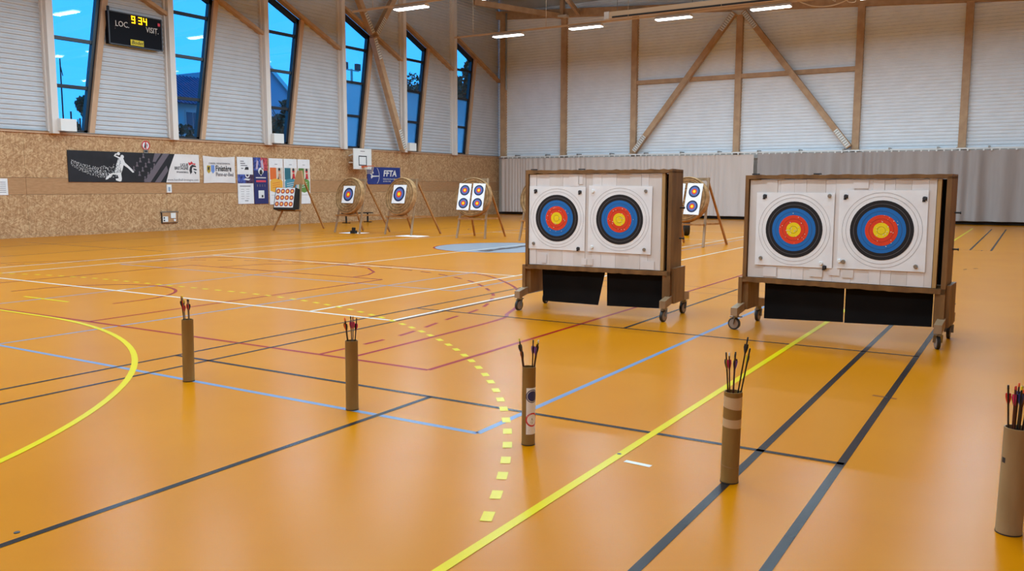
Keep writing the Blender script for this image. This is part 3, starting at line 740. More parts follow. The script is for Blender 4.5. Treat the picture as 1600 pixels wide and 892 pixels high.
# three illustrated posters
for (x0, x1), lbl, c1, c2, cl in (((24.52, 25.27), 'tall poster with orange and amber print', M_orange, M_amber, M_orange), ((25.32, 26.05), 'tall poster with teal print behind the small easel', M_teal, M_teal2, M_printw), ((26.10, 26.80), 'tall poster with green print right of the teal poster', M_green, M_green2, M_printw)):
    t, w, h = poster(x0, x1, .85, 2.72, lbl, M_paper)
    mb = MB(); rect(mb, .04, w*.5, h*.54, h*.8, -.004); mb.build('colour_block', c1, t)
    mb = MB(); rect(mb, w*.5, w-.04, h*.54, h*.8, -.004); mb.build('photo_print', base_mat('pale_photo_print', rgb(216, 200, 180), .6), t)
    mb = MB(); pts = [(.04, h*.3), (.04, h*.5)]+[(.04+(w-.08)*i/10, h*.53+.06*math.sin(PI*i/10)) for i in range(1, 10)]+[(w-.04, h*.5), (w-.04, h*.3), (w*.5, h*.25)]; flat(mb, pts, -.006); mb.build('colour_block', c2, t)
    mb = MB(); disc(mb, w*.72, h*.73, .07, -.007, n=16); flat(mb, [(w*.62, h*.56), (w*.85, h*.56), (w*.8, h*.68), (w*.66, h*.68)], -.007); mb.build('figure_print', M_skin if c1 is M_orange else M_printred, t)
    mb = MB(); disc(mb, w*.72, h*.765, .06, -.009, n=16); flat(mb, [(w*.58, h*.55), (w*.68, h*.55), (w*.66, h*.62)], -.009); mb.build('dark_print', M_ink, t)
    mb = MB()
    for i in range(3): flat(mb, [(w*.2, h*(.36+.045*i)), (w*.75, h*(.39+.045*i)), (w*.75, h*(.40+.045*i)), (w*.2, h*(.37+.045*i))], -.010)
    mb.build('text_lines', cl, t)['kind'] = 'stuff'
    mb = MB(); rect(mb, w*.1, w*.9, h*.2, h*.205, -.004); rect(mb, w*.4, w*.6, h*.87, h*.88, -.004); mb.build('small_print', M_inkgrey, t)['kind'] = 'stuff'
# archery federation banner
t = thing('banner', 'navy blue FFTA banner behind the straw targets', 'banner', (30.5, YP, 1.69))
MB().box(0, 2.42, -.006, .015, 0, .80).build('cloth', M_ffta, t)
letters('FFTA', .40, M_printw, t, (1.62, -.012, .50), RX, UZ, bold=.012, shear=.15, sx=1.1)
letters('FEDERATION FRANCAISE', .085, M_printw, t, (1.58, -.012, .24), RX, UZ, sx=.95); letters('DE TIR A L\'ARC', .085, M_printw, t, (1.42, -.012, .13), RX, UZ)
mb = MB(); prev = None
for i in range(14):
    a0 = -.9+1.8*i/14; a1 = -.9+1.8*(i+1)/14
    flat(mb, [(.42+.42*math.cos(a0), .4+.42*math.sin(a0)*1.1), (.445+.42*math.cos(a0), .4+.42*math.sin(a0)*1.1), (.445+.42*math.cos(a1), .4+.42*math.sin(a1)*1.1), (.42+.42*math.cos(a1), .4+.42*math.sin(a1)*1.1)], -.010)
flat(mb, [(.25, .34), (.3, .46), (.42, .40), (.84, .40), (.84, .36), (.42, .34), (.34, .3), (.28, .25)], -.010); disc(mb, .4, .54, .05, -.010, n=14); flat(mb, [(.22, .5), (.35, .46), (.33, .42), (.22, .45)], -.010)
mb.build('archer_print', M_printw, t)
# prohibition sign, plates, document, sockets
t = thing('prohibition_sign', 'round white prohibition sign with red ring above the black banner', 'sign', (18.92, YP, 3.0))
mb = MB(); disc(mb, 0, 0, .16, -.01, .02, 32); mb.build('plate', M_printw, t)
mb = MB(); ring(mb, 0, 0, .145, .02, -.013, 32); flat(mb, [(-.02, .13), (.02, .13), (.02, -.13), (-.02, -.13)], -.0125); mb.build('red_ring', M_printred, t)
mb = MB(); flat(mb, [(-.07, -.08), (-.03, .09), (0, .0), (-.02, -.1)], -.013); flat(mb, [(.03, .08), (.07, .02), (.05, -.09)], -.013); mb.build('pictogram', M_ink, t)
t = thing('notice', 'small grey square notice just under the round prohibition sign', 'notice', (18.83, YP, 2.74)); MB().box(0, .17, -.016, .01, 0, .12).build('plate', M_steel, t)
mb = MB(); rect(mb, .03, .14, .03, .09, -.02); mb.build('pictogram', M_ink, t)
t = thing('wall_switch', 'small white switch box below the black banner', 'switch', (19.68, YP, 1.36)); MB().box(0, .19, -.04, .02, 0, .29).build('box', M_white, t)
mb = MB(); rect(mb, .05, .13, .05, .2, -.045, .006); mb.build('rocker', base_mat('grey_blue_plastic', rgb(150, 165, 185), .4), t)
t = thing('document_sheet', 'white document pinned to the boards at the left picture edge', 'document', (13.45, YP, 1.32)); MB().box(0, .68, -.006, .01, 0, .5).build('sheet', M_paper, t)
mb = MB()
for i in range(6): rect(mb, .3, .62, .08+.06*i, .095+.06*i, -.009)
mb.build('text_lines', M_inkgrey, t)['kind'] = 'stuff'
t = thing('socket_box', 'recessed brown electric socket box low on the boards', 'socket', (19.42, YP, .27))
MB().box(0, .66, -.03, .02, 0, .40).build('frame', M_dark, t); MB().box(.02, .64, -.034, -.02, .02, .38).build('back', M_ply, t)
MB().box(.03, .24, -.05, -.03, .05, .24).build('socket_plate', M_white, t); MB().box(.36, .56, -.06, -.03, .17, .36).build('cover', M_white, t)
mb = MB(); [mb.cyl((x, -.055, z), (x, -.048, z), .03, .03, 12) for x, z in ((.08, .1), (.08, .19))]; mb.build('socket_hole', M_ink, t)
MB().cyl((.52, -.06, .1), (.52, -.03, .1), .045, .045, 14).build('knob', M_white, t)
mb = MB(); mb.box(-.04, .7, -.04, .0, .385, .42); mb.build('lid', M_steel, t)
# basketball hoop
t = thing('basketball_hoop', 'white basketball backboard with orange rim on the left wall', 'hoop', (29.0, 26.08, 2.36))
MB().box(0, 1.2, 0, .04, 0, .92).build('backboard', M_white, t)
mb = MB(); [mb.box(*a) for a in ((.33, .87, -.006, 0, .16, .2), (.33, .87, -.006, 0, .56, .6), (.33, .37, -.006, 0, .16, .6), (.83, .87, -.006, 0, .16, .6))]; mb.build('aiming_square', M_ink, t)
rim = MB(); rc = (.6, -.38, .14)
rim.tube([(rc[0]+.225*math.cos(2*PI*i/24), rc[1]+.225*math.sin(2*PI*i/24), rc[2]) for i in range(25)], .014, 8); rim.box(.5, .7, -.17, 0, .08, .15)
rim.build('rim', M_rim, t)
net = MB()
for i in range(12):
    a = 2*PI*i/12
    for sgn in (1, -1): net.tube([(rc[0]+(.22-.09*k/5)*math.cos(a+sgn*k*.13), rc[1]+(.22-.09*k/5)*math.sin(a+sgn*k*.13), rc[2]-.07*k) for k in range(6)], .004, 4)
net.build('net', M_net, t)
mb = MB(); mb.bar((.3, .04, .3), (.3, .55, .3), .06, .06); mb.bar((.9, .04, .3), (.9, .55, .3), .06, .06); mb.bar((.3, .04, .75), (.3, .55, .6), .05, .05); mb.bar((.9, .04, .75), (.9, .55, .6), .05, .05); mb.build('wall_bracket', M_white, t)
letters('SPORT', .08, M_inkgrey, t, (.6, -.005, .80), RX, UZ) if False else rect(MB(), .45, .75, .79, .82, -.004).build('maker_mark', M_inkgrey, t)
# bench
t = thing('bench', 'low dark bench against the board wall behind the straw targets', 'bench', (27.6, 25.3, 0))
MB().box(0, 1.75, 0, .3, .40, .44).build('seat', M_black, t)
for x in (.15, 1.55): MB().bar((x, .15, .40), (x, .15, .02), .05, .06, (0,1,0)).build('leg', M_black, t); MB().box(x-.03, x+.03, -.06, .36, 0, .03).build('foot', M_black, t)

# ------------------------------------------------------------------ target faces
def target_face(name_lbl, w, h, loc, rot, spots, parent_thing=None, group=None, pins=(), plan='full', lines=()):
    # local x right, y back, z up; printed on -y side. spots: (cx, cz, r_outer_black)
    t = thing('target_face', name_lbl, 'target face', loc, 0, group); t.rotation_euler = rot
    MB().box(-w/2, w/2, -.003, .003, -h/2, h/2).build('paper', M_paper, t)
    for cx, cz, r in spots:
        k = r/6 if plan == 'full' else r/4
        def d(nm, rr, y, m): o = MB(); disc(o, cx, cz, rr, y, .0015, 48 if r > .2 else 28); return o.build(nm, m, t)
        d('outer_ring', r, -.005, M_tblack if plan == 'full' else M_tdark)
        if plan == 'full': rr = (r*.765, r*.515, r*.255)
        else: rr = (r*.76, r*.45, r*.24)
        d('blue_ring', rr[0], -.0065, M_tblue if plan == 'full' else M_tblue2); d('red_ring', rr[1], -.008, M_tred); d('gold_centre', rr[2], -.0095, M_tgold)
        if plan == 'full':
            o = MB()
            for q in (1.13, 1.255): ring(o, cx, cz, r*q, .0016, -.0045)
            o.build('score_line', M_tline, t)
            o = MB(); ring(o, cx, cz, r*.88, .0014, -.0062); o.build('score_line', M_inkgrey, t)
            o = MB(); ring(o, cx, cz, r*.64, .0012, -.0075); ring(o, cx, cz, r*.385, .0012, -.009); ring(o, cx, cz, r*.128, .0012, -.0105); o.build('score_line', base_mat('dark_score_line', rgb(60, 50, 40), .7), t)
            o = MB()
            for i in range(26):
                a = rd.uniform(0, 2*PI); q = rd.uniform(.05, .62)*r; s = rd.uniform(.003, .006)
                disc(o, cx+q*math.cos(a), cz+q*math.sin(a), s, -.0125, .001, 5)
            o = o.build('arrow_holes', M_holes, t); o['kind'] = 'stuff'
    for px, pz, c in pins:
        o = MB(); o.cyl((px, -.003, pz), (px, -.022, pz), .022, .017, 14); o.build('pin', {'g': M_steel, 'w': M_white, 'k': M_ink}[c], t)
        if c == 'k':
            o = MB(); flat(o, [(px-.022, pz-.035), (px+.008, pz-.035), (px+.01, pz-.015), (px+.024, pz-.03), (px+.024, pz+.016), (px-.016, pz+.02)], -.006); o.build('tape_patch', M_ink, t)
    return t
M_tdark = base_mat('target_dark_navy', rgb(26, 38, 70), .6, .3); M_tblue2 = base_mat('target_mauve_blue', rgb(84, 100, 156), .6, .3)
M_holes = base_mat('pale_holes', rgb(226, 214, 190), .7)

# ------------------------------------------------------------------ the two wheeled butts
def wheeled_butt(lbl, loc, ang, W, zt, ztb, curt, faces, seed, castrot):
    R = random.Random(seed)
    t = thing('wheeled_target_stand', lbl, 'target stand', loc, math.radians(ang))
    uL, uR = W; v0, v1 = .15, .57; zb = .575
    # top and bottom boards with worn edges
    def worn(name, z0, z1, j):
        mb = MB(); n = 36
        for i in range(n+1):
            x = uL+(uR-uL)*i/n; a = R.uniform(-j, j); b = R.uniform(-j, j)
            mb.v += [(x, v0-.02, z0+a), (x, v1, z0), (x, v1, z1), (x, v0-.02, z1+b)]
            if i:
                k = 4*i
                for q in range(4): mb.f.append((k-4+q, k-4+(q+1) % 4, k+(q+1) % 4, k+q))
        mb.f += [(0, 1, 2, 3), (4*n+3, 4*n+2, 4*n+1, 4*n)]
        return mb.build(name, M_butt, t)
    worn('top_board', zt-.045, zt, .006); worn('bottom_board', zb-.03, zb+.025, .004)
    MB().box(uL, uL+.04, v0-.02, v1, zb, zt-.04).build('side_board', M_butt, t)
    MB().box(uR-.045, uR, v0-.02, v1, .22, zt-.02).build('side_board', M_butt, t)
    # lower side plates and legs
    MB().box(uL-.045, uL-.002, v0-.02, v1+.02, .2, zb+.02).build('leg_board', M_butt, t)
    MB().box(uR+.001, uR+.04, v0+.03, v1+.05, .2, zb+.06).build('leg_board', M_butt, t)
    MB().box(uL-.002, uL+.06, v0+.02, v1, .22, zb).build('leg_post', M_butt, t)
    MB().box(uR-.10, uR-.046, v0-.01, v0+.12, .2, zb).build('leg_post', M_butt, t)
    # foam strips
    x = uL+.05; xe = uR-.135; i = 0
    while x < xe-.02:
        w = min(R.uniform(.09, .21), xe-x)
        if xe-x-w < .06: w = xe-x
        MB().box(x+.001, x+w-.001, v0+R.uniform(.0, .006), v1-.1, zb+.03, zt-.052-R.uniform(0, .006)).build('foam_strip', R.choice([M_foam, M_foam, M_foam2]), t)
        x += w
    for k in range(6):      # patches taped on the foam
        px = R.uniform(uL+.1, xe-.2); pw = R.uniform(.07, .16); top = R.random() < .6
        z1 = zt-.06 if top else zb+.03+R.uniform(.1, .17); ph = R.uniform(.08, .15)
        MB().box(px, px+pw, v0-.003, v0+.003, z1-ph, z1).build('foam_patch', R.choice([M_foam, M_foam2]), t)
    MB().box(uR-.13, uR-.092, v0-.008, v0+.06, zb+.03, zt-.05).build('edge_batten', M_buttlight, t)
    MB().box(uL+.04, uR-.05, v1-.06, v1-.02, zb+.03, zt-.05).build('back_panel', M_black, t)
    # rubber flaps
    for q in curt: MB().prism([(x, v0+.07, z) for x, z in q], (0, .012, 0)).build('rubber_flap', M_rubber, t)
    for x in (curt[0][2][0], curt[1][2][0]): pass
    # horns with castors
    for side, hu in ((0, uL-.05), (1, uR-.06)):
        for fb, (va, vb, vw) in enumerate(((-.02, v0+.05, .05), (v1-.05, .84, .80))):
            if fb == 0: MB().prism([(hu, va-.06, .17), (hu, va-.06, .26), (hu, vb, .30), (hu, vb, .21), (hu, va+.1, .19)], (.075, 0, 0)).build('castor_arm', M_easelgrey, t)
            else: MB().prism([(hu, va, .21), (hu, va, .32), (hu, vb+.07, .27), (hu, vb+.07, .17)], (.075, 0, 0)).build('castor_arm', M_easelgrey, t)
            cu = hu+.037; cv = 0.0 if fb == 0 else vw
            a = castrot[side*2+fb]; dx, dy = math.cos(a), math.sin(a)      # rolling direction; axle is perpendicular
            ax = Vector((-dy, dx, 0)); wc = Vector((cu+dx*.02, cv+dy*.02, .07))
            f = MB(); f.cyl((cu, cv, .145), (cu, cv, .18), .035, .035, 12)
            for s in (-1, 1): f.bar(wc+ax*.024*s+Vector((0, 0, -.005)), Vector((cu, cv, .15))+ax*.024*s, .006, .045, ax)
            f.bar(wc+Vector((0, 0, .082))-Vector((dx, dy, 0))*.09, wc+Vector((0, 0, .075))+Vector((dx, dy, 0))*.05, .03, .012)
            fk = f.build('castor', M_steel, t)
            wm = MB(); wm.cyl(wc-ax*.016, wc+ax*.016, .07, .07, 24)
            wm.build('wheel', base_mat('black_tyre', rgb(34, 30, 28), .6), fk)
            hm_ = MB(); hm_.cyl(wc-ax*.018, wc+ax*.018, .054, .054, 20); hm_.build('hub', M_casthub, fk)
    # bolts on the right side
    for z in (1.37, .99):
        MB().cyl((uR, v0+.32, z), (uR+.055, v0+.32, z), .009, .009, 8).cyl((uR+.05, v0+.32, z), (uR+.06, v0+.32, z), .014, .014, 8).build('bolt', M_ink, t)
    for x in (uL+.07, uL+.75): MB().box(x, x+.07, v0-.01, v0+.05, zt, zt+.015).build('clip', M_ink, t)
    # paper faces pinned on the foam are things of their own
    ca, sa = math.cos(math.radians(ang)), math.sin(math.radians(ang))
    for (u, z, r, lb, pins, w, h) in faces:
        lx, ly = u, v0-.006
        P = (loc[0]+lx*ca-ly*sa, loc[1]+lx*sa+ly*ca, z)
        target_face(lb, w, h, P, (0, math.radians(R.uniform(-.6, .6)), math.radians(ang)), [(0, 0, r)], pins=pins)
    return t
pz = .385
wheeled_butt('wheeled timber target stand on the right, with two level rectangular black flaps', (9.58, 2.91, 0), -92.7, (.075, 2.185), 1.765, .575,
    [[(.315, .125), (1.185, .16), (1.185, .56), (.315, .555)], [(1.20, .155), (2.065, .19), (2.065, .565), (1.20, .56)]],
    [(.635, 1.16, .312, 'target face on the right stand, left of the pair', [(-.335, .37, 'k'), (.37, .375, 'g'), (-.36, -.33, 'g'), (.31, -.36, 'w'), (.345, -.40, 'k')], .85, .82),
     (1.545, 1.18, .315, 'target face on the right stand, right of the pair', [(-.37, .355, 'k'), (.40, .335, 'k'), (-.37, -.345, 'g'), (-.41, -.34, 'w'), (.345, -.365, 'g')], .87, .84)], 4,
    [PI*.98, -PI/2, PI*.62, -PI/2])
wheeled_butt('wheeled timber target stand on the left, with a trapezoid black flap below', (9.56, 5.79, 0), -86.7, (.065, 2.055), 1.84, .6,
    [[(.29, .115), (1.075, .11), (1.175, .59), (.27, .58)], [(1.20, .11), (1.95, .125), (1.95, .60), (1.195, .60)]],
    [(.515, 1.22, .303, 'target face on the left stand, left of the pair, wrinkled at its corner', [(-.31, .35, 'k'), (.32, .345, 'k'), (-.33, -.34, 'g'), (.31, -.38, 'k')], .80, .82),
     (1.38, 1.22, .312, 'target face on the left stand, right of the pair', [(-.365, .345, 'w'), (.335, .36, 'g'), (-.36, -.36, 'w'), (.335, -.36, 'g')], .84, .84)], 9,
    [-PI*.55, -PI/2, -PI*.55, -PI*.55])

# ------------------------------------------------------------------ straw targets on easels
def straw_easel(lbl_e, lbl_s, foot, ang, W, faces, Rr=.63, cz=1.285):
    t = thing('easel', lbl_e, 'easel', (*foot, 0), math.radians(ang), 'timber easels of the straw targets')
    tl = math.radians(13); lean = math.tan(tl)
    for x, s in ((0, 1), (W, -1)):
        MB().bar((x, -.02, 0), (x+s*.10, 1.86*lean, 1.86), .06, .045, (0,1,0)).build('leg', M_easelgrey, t)
        MB().bar((x+s*.12, 1.80*lean, 1.80), (x-s*.06, 1.40, 0), .055, .045, (0,1,0)).build('leg', M_easel, t)
        MB().bar((x+s*.03, .63*lean+.02, .62), (x+s*.03, 1.0, .60), .04, .05).build('side_stay', M_easel, t)
    MB().bar((.03, .58*lean-.06, .60), (W-.03, .58*lean-.06, .60), .16, .045).build('ledge', M_easel, t)
    MB().bar((.08, 1.83*lean+.03, 1.82), (W-.08, 1.83*lean+.03, 1.82), .05, .08).build('top_bar', M_easelgrey, t)
    # straw disc (a thing of its own, resting on the ledge)
    prof = [(0.001, 0)]; n = 13; rw = Rr/n
    for i in range(n):
        for k in range(1, 5): prof.append((rw*(i+k/4), -.026*math.sin(PI*k/4)))
    prof += [(Rr, 0), (Rr+.012, .03), (Rr, .06), (Rr+.012, .09), (Rr, .12), (Rr+.012, .15), (Rr-.02, .18), (.001, .18)]
    ca, sa = math.cos(math.radians(ang)), math.sin(math.radians(ang))
    zc = cz; lx, ly = W/2, zc*lean-.21
    P = (foot[0]+lx*ca-ly*sa, foot[1]+lx*sa+ly*ca, zc)
    s = MB().lathe(prof, 40, 'y').build('straw_target', M_straw, None, P, smooth=False)
    s.rotation_euler = (-tl, 0, math.radians(ang)); tag(s, lbl_s, 'straw target', 'round straw target bosses')
    Rm = s.rotation_euler.to_matrix()
    for fx, fz, w, h, spots, lb, rz in faces:
        Q = Vector(P)+Rm @ Vector((fx, -.032, fz))
        target_face(lb, w, h, Q, (-tl, math.radians(rz), math.radians(ang)), spots, plan='spot')
two = [(0, .205, .165), (0, -.205, .165)]
straw_easel('timber easel leftmost of the straw target easels', 'round straw target on the leftmost straw easel, below the basketball hoop', (22.12, 20.81), -94.5, 1.22, [(.02, .03, .56, .60, [(0, 0, .235)], 'square target face on the straw target below the basketball hoop', 0)])
straw_easel('timber easel standing in front of the FFTA banner', 'round straw target overlapping the FFTA banner', (22.18, 18.60), -94.5, 1.19, [(0, .06, .58, .62, [(0, 0, .25)], 'square target face on the straw target before the FFTA banner', 0)])
straw_easel('timber easel near the wall corner carrying a four-spot straw target', 'round straw target with two white strips near the wall corner', (21.79, 15.38), -82.0, .98, [(-.26, .0, .42, .84, two, 'left two-spot paper strip on the straw target near the corner', 2), (.22, .0, .42, .84, two, 'right two-spot paper strip on the straw target near the corner', 2)], .61)
straw_easel('timber easel mostly hidden behind the left wheeled stand', 'straw target mostly hidden behind the left wheeled stand', (21.81, 13.1), -92, 1.15, [], .61)
straw_easel('timber easel seen between the two wheeled stands', 'straw target seen between the two wheeled stands', (22.25, 8.72), -96, 1.2, [(-.28, .0, .45, .86, two, 'left two-spot strip on the straw target between the wheeled stands', 2), (.24, .0, .45, .86, two, 'right two-spot strip on the straw target between the wheeled stands', 2)], .62)

# children's target on a small easel
fx, fy = 21.9, 23.2
t = thing('easel', 'small tripod easel holding a black foam block before the posters', 'easel', (21.82, 23.56, 0), math.radians(-79))
A = (.86, .50, 2.02)
MB().bar((0, 0, 0), A, .05, .045, (0,1,0)).build('leg', M_easel, t)
o = MB().bar((1.14, -.02, 0), (.94, .48, 2.0), .05, .045, (0,1,0)).build('leg', M_easelgrey, t)
MB().bar((.92, 1.9, 0), (.90, .5, 2.06), .05, .05, (0,1,0)).build('leg', M_easel, t)
MB().prism([(.66, .38, 1.66), (1.08, .38, 1.66), (.98, .42, 2.16), (.80, .42, 2.16)], (0, .08, 0)).build('apex_plate', base_mat('plywood', rgb(176, 128, 84), .6), t)
MB().bar((.2, .12, .74), (1.12, .12, .74), .14, .05).build('ledge', M_easel, t)
# block
b = thing('foam_target_block', 'black foam block with a sheet of twelve small targets', 'target block', (21.82+.12, 23.08-.02, 1.16), math.radians(-79))
b.rotation_euler = (-math.radians(14), math.radians(0), math.radians(-79))
MB().box(-.43, .43, 0, .34, -.40, .40).build('block', M_black, b)
tf = thing('target_face', 'white sheet of twelve small orange targets on the black block', 'target face', (0,0,0)); tf.rotation_euler = b.rotation_euler
tf.location = Vector(b.location)+b.rotation_euler.to_matrix() @ Vector((.0, -.006, .03))
MB().box(-.40, .40, -.002, .003, -.36, .36).build('paper', M_paper, tf)
for r in range(3):
    for c in range(4):
        cx = -.295+.197*c; cz_ = .235-.235*r
        o = MB(); disc(o, cx, cz_, .088, -.005, .0015, 22); s0 = o.build('target_spot', base_mat('dark_spot_ring', rgb(86, 56, 66), .6), tf)
        o = MB(); disc(o, cx, cz_, .07, -.0065, .0015, 20); o.build('orange_ring', base_mat('orange_spot', rgb(224, 92, 48), .6), s0)
        o = MB(); disc(o, cx, cz_, .034, -.008, .0015, 16); o.build('yellow_centre', base_mat('yellow_spot', rgb(250, 210, 120), .6), s0)

# papers and small box on the floor by the easels, wheel behind
tag(MB().box(-.3, .3, -.42, .42, 0, .004).build('paper_sheet', M_paper, None, (22.2, 20.0, .0), .1), 'white paper on the floor under the leftmost straw easel', 'paper')
tag(MB().box(-.3, .3, -.45, .45, 0, .004).build('paper_sheet', M_paper, None, (21.85, 17.2, .0), .0), 'white paper on the floor before the FFTA easel', 'paper')
t = thing('floor_box', 'small black box at the foot of the leftmost straw easel', 'box', (21.95, 19.80, .004)); MB().box(-.08, .08, -.09, .09, 0, .10).build('body', M_black, t); MB().box(-.04, .04, -.05, .05, .10, .20).build('top', M_black, t)
t = thing('trolley_wheel', 'black tyre standing behind the straw target between the stands', 'wheel', (27.2, 9.85, .32), math.radians(25))
MB().lathe([(.20, -.09), (.30, -.09), (.32, -.05), (.32, .05), (.30, .09), (.20, .09), (.20, -.09)], 32, 'y').build('tyre', M_black, t, smooth=True)
MB().cyl((0, -.06, 0), (0, .06, 0), .2, .2, 24).build('hub', M_dark, t)

# ------------------------------------------------------------------ cardboard tubes with arrows
AC = {'r': rgb(196, 40, 30), 'o': rgb(232, 92, 36), 'p': rgb(206, 36, 86), 'v': rgb(112, 66, 130), 'y': rgb(226, 196, 30), 'k': rgb(28, 26, 28), 'b': rgb(40, 60, 130), 'n': rgb(150, 84, 40), 'w': rgb(220, 216, 210)}
NM = {'r': 'red', 'o': 'orange', 'p': 'pink', 'v': 'purple', 'y': 'yellow', 'k': 'black', 'b': 'blue', 'n': 'brown', 'w': 'white'}
M_shaft = {'k': base_mat('carbon_shaft', rgb(30, 24, 24), .35), 'g': base_mat('aluminium_shaft', rgb(120, 112, 108), .3, .5, .6), 'd': base_mat('dark_red_shaft', rgb(66, 26, 22), .35)}
def vane_mat(c): return base_mat(NM[c]+'_vane', AC[c], .5)
DV = Vector((.52, -.853, 0)); FW = Vector((.853, .52, 0))     # across and along the viewing direction
cnt = {}
def quiver(base, R, H, lean, mat, lbl, where, arrows, inner=M_cardin):
    t = thing('arrow_tube', lbl, 'tube', base)
    top = DV*lean
    n = 28; mb = MB()
    # leaning hollow tube
    for z, rr in ((0, R*1.02), (.012, R*1.02), (.014, R), (H, R), (H, R-.006), (.02, R-.006)):
        for i in range(n):
            a = 2*PI*i/n; o = top*(z/H); mb.v.append((o.x+rr*math.cos(a), o.y+rr*math.sin(a), z))
    for k in range(5):
        for i in range(n): j = (i+1) % n; mb.f.append((k*n+i, k*n+j, (k+1)*n+j, (k+1)*n+i))
    mb.f.append(tuple(range(n-1, -1, -1))); mb.f.append(tuple(range(5*n, 6*n)))
    mb.build('body', mat, t, smooth=True)
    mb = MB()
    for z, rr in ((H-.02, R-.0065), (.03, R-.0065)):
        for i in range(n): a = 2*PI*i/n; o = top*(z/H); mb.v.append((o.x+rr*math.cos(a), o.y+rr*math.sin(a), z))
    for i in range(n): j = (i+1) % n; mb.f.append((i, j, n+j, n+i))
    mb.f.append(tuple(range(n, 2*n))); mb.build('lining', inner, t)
    mb = MB()
    for i in range(n):
        a = 2*PI*i/n
        for rr, z in ((R+.001, .0), (R+.001, .006)): mb.v.append((rr*1.02*math.cos(a), rr*1.02*math.sin(a), z+.001))
    for i in range(n): j = (i+1) % n; mb.f.append((2*i, 2*j, 2*j+1, 2*i+1))
    mb.build('bottom_rim', M_dark, t)
    for (u0, d0, u1, d1, top_h, shaft, vc, nc) in arrows:
        # u: across offset at the rim and at the nock; d: along the view
        p1 = Vector(base)+DV*(u1+lean)+FW*d1+Vector((0, 0, H+top_h))
        pr = Vector(base)+DV*(u0+lean)+FW*d0+Vector((0, 0, H))
        d = (p1-pr).normalized(); p0 = pr-d*((pr.z-.03)/d.z) if d.z > 0 else pr
        c2 = Vector((p0.x-base[0], p0.y-base[1], 0))
        if c2.length > R-.014: c2 = c2.normalized()*(R-.014)
        p0 = Vector((base[0]+c2.x, base[1]+c2.y, .03)); d = (p1-p0).normalized()
        key = (where, vc); cnt[key] = cnt.get(key, 0)+1
        a = thing('arrow', '', 'arrow', p0)
        a['vc'] = vc; a['wh'] = where; a['u'] = u1; ARR.append(a)
        q1 = p1-p0
        MB().cyl((0, 0, 0), q1, .0042, .0042, 8).build('shaft', M_shaft[shaft], a)
        side = d.cross(Vector((0, 0, 1)));
        if side.length < 1e-3: side = Vector((1, 0, 0))
        side.normalize(); oth = d.cross(side); rot = hash_(len(ARR))
        for k in range(3):
            th = rot+2*PI*k/3; rr = side*math.cos(th)+oth*math.sin(th); nn = d.cross(rr)*.0008
            b0 = q1-d*.080; b1 = q1-d*.026
            pts = [b0+rr*.004, b0+d*.018+rr*.010, b0+d*.036+rr*.0145, b1+rr*.012, b1+rr*.004]
            MB().prism([p-nn for p in pts], nn*2).build('vane', vane_mat('k' if (k == 0 and vc != 'k') else vc), a)
        MB().cyl(q1-d*.004, q1+d*.014, .0052, .004, 8).build('nock', vane_mat(nc), a)
    return t
ARR = []
def hash_(i): return (i*2.399) % 6.28
t1 = quiver((4.557, 5.982, 0), .047, .525, .010, M_card, 'plain brown cardboard arrow tube farthest left on the floor', 'leftmost', [(-.028, 0, -.048, .01, .18, 'k', 'r', 'n'), (-.018, .01, -.034, .0, .185, 'g', 'r', 'y'), (-.012, -.015, -.022, -.01, .145, 'g', 'r', 'y'), (.008, .01, .002, .01, .155, 'g', 'r', 'k'), (.020, -.01, .020, -.01, .155, 'g', 'r', 'k')])
t2 = quiver((4.596, 4.194, 0), .046, .515, .004, M_card, 'plain brown cardboard arrow tube second from the left', 'second-left', [(-.030, 0, -.045, 0, .155, 'k', 'o', 'o'), (-.022, -.01, -.040, -.01, .15, 'k', 'o', 'o'), (.002, .0, -.002, .0, .165, 'g', 'p', 'k'), (.014, -.012, .016, -.01, .165, 'g', 'p', 'n'), (.026, .008, .038, .01, .15, 'k', 'p', 'k')])
t3 = quiver((4.550, 2.664, 0), .043, .505, .003, M_card, 'brown cardboard arrow tube with a white printed label', 'labelled', [(-.030, 0, -.060, 0, .165, 'k', 'k', 'y'), (-.024, -.012, -.048, -.012, .125, 'd', 'n', 'k'), (.022, .01, .026, .01, .155, 'd', 'v', 'k'), (.032, -.01, .050, -.01, .15, 'd', 'v', 'y'), (.034, .006, .058, .006, .155, 'k', 'k', 'w')])
t4 = quiver((4.547, 1.360, 0), .0495, .515, .007, M_card, 'brown cardboard arrow tube wrapped with two beige tape bands', 'taped', [(-.030, 0, -.046, 0, .205, 'k', 'y', 'k'), (-.024, -.012, -.032, -.012, .205, 'd', 'p', 'w'), (-.004, -.01, .0, -.01, .20, 'd', 'v', 'k'), (.004, .012, .008, .012, .205, 'd', 'y', 'k'), (.026, 0, .068, 0, .29, 'k', 'k', 'k'), (.034, -.012, .078, -.012, .23, 'k', 'y', 'k')])
rr_ = [(-.045, 0, -.058, 0, .19, 'k', 'r', 'k'), (-.030, -.02, -.034, -.02, .19, 'd', 'p', 'r'), (-.018, .01, -.018, .01, .18, 'd', 'n', 'k'), (-.010, -.025, -.010, -.025, .19, 'k', 'b', 'y'), (-.002, .02, .004, .02, .195, 'd', 'b', 'o'), (.006, -.005, .012, -.005, .17, 'd', 'n', 'o'), (.014, .025, .022, .025, .18, 'k', 'k', 'k'), (.022, -.02, .036, -.02, .155, 'd', 'p', 'k'), (.030, .01, .050, .01, .17, 'd', 'o', 'w'), (.036, -.015, .066, -.015, .24, 'k', 'y', 'y'), (.044, .0, .082, .0, .17, 'd', 'r', 'r')]
t5 = quiver((4.558, .010, 0), .0565, .515, .008, M_card2, 'leaning pale cardboard arrow tube full of arrows at the right edge', 'right-edge', rr_)
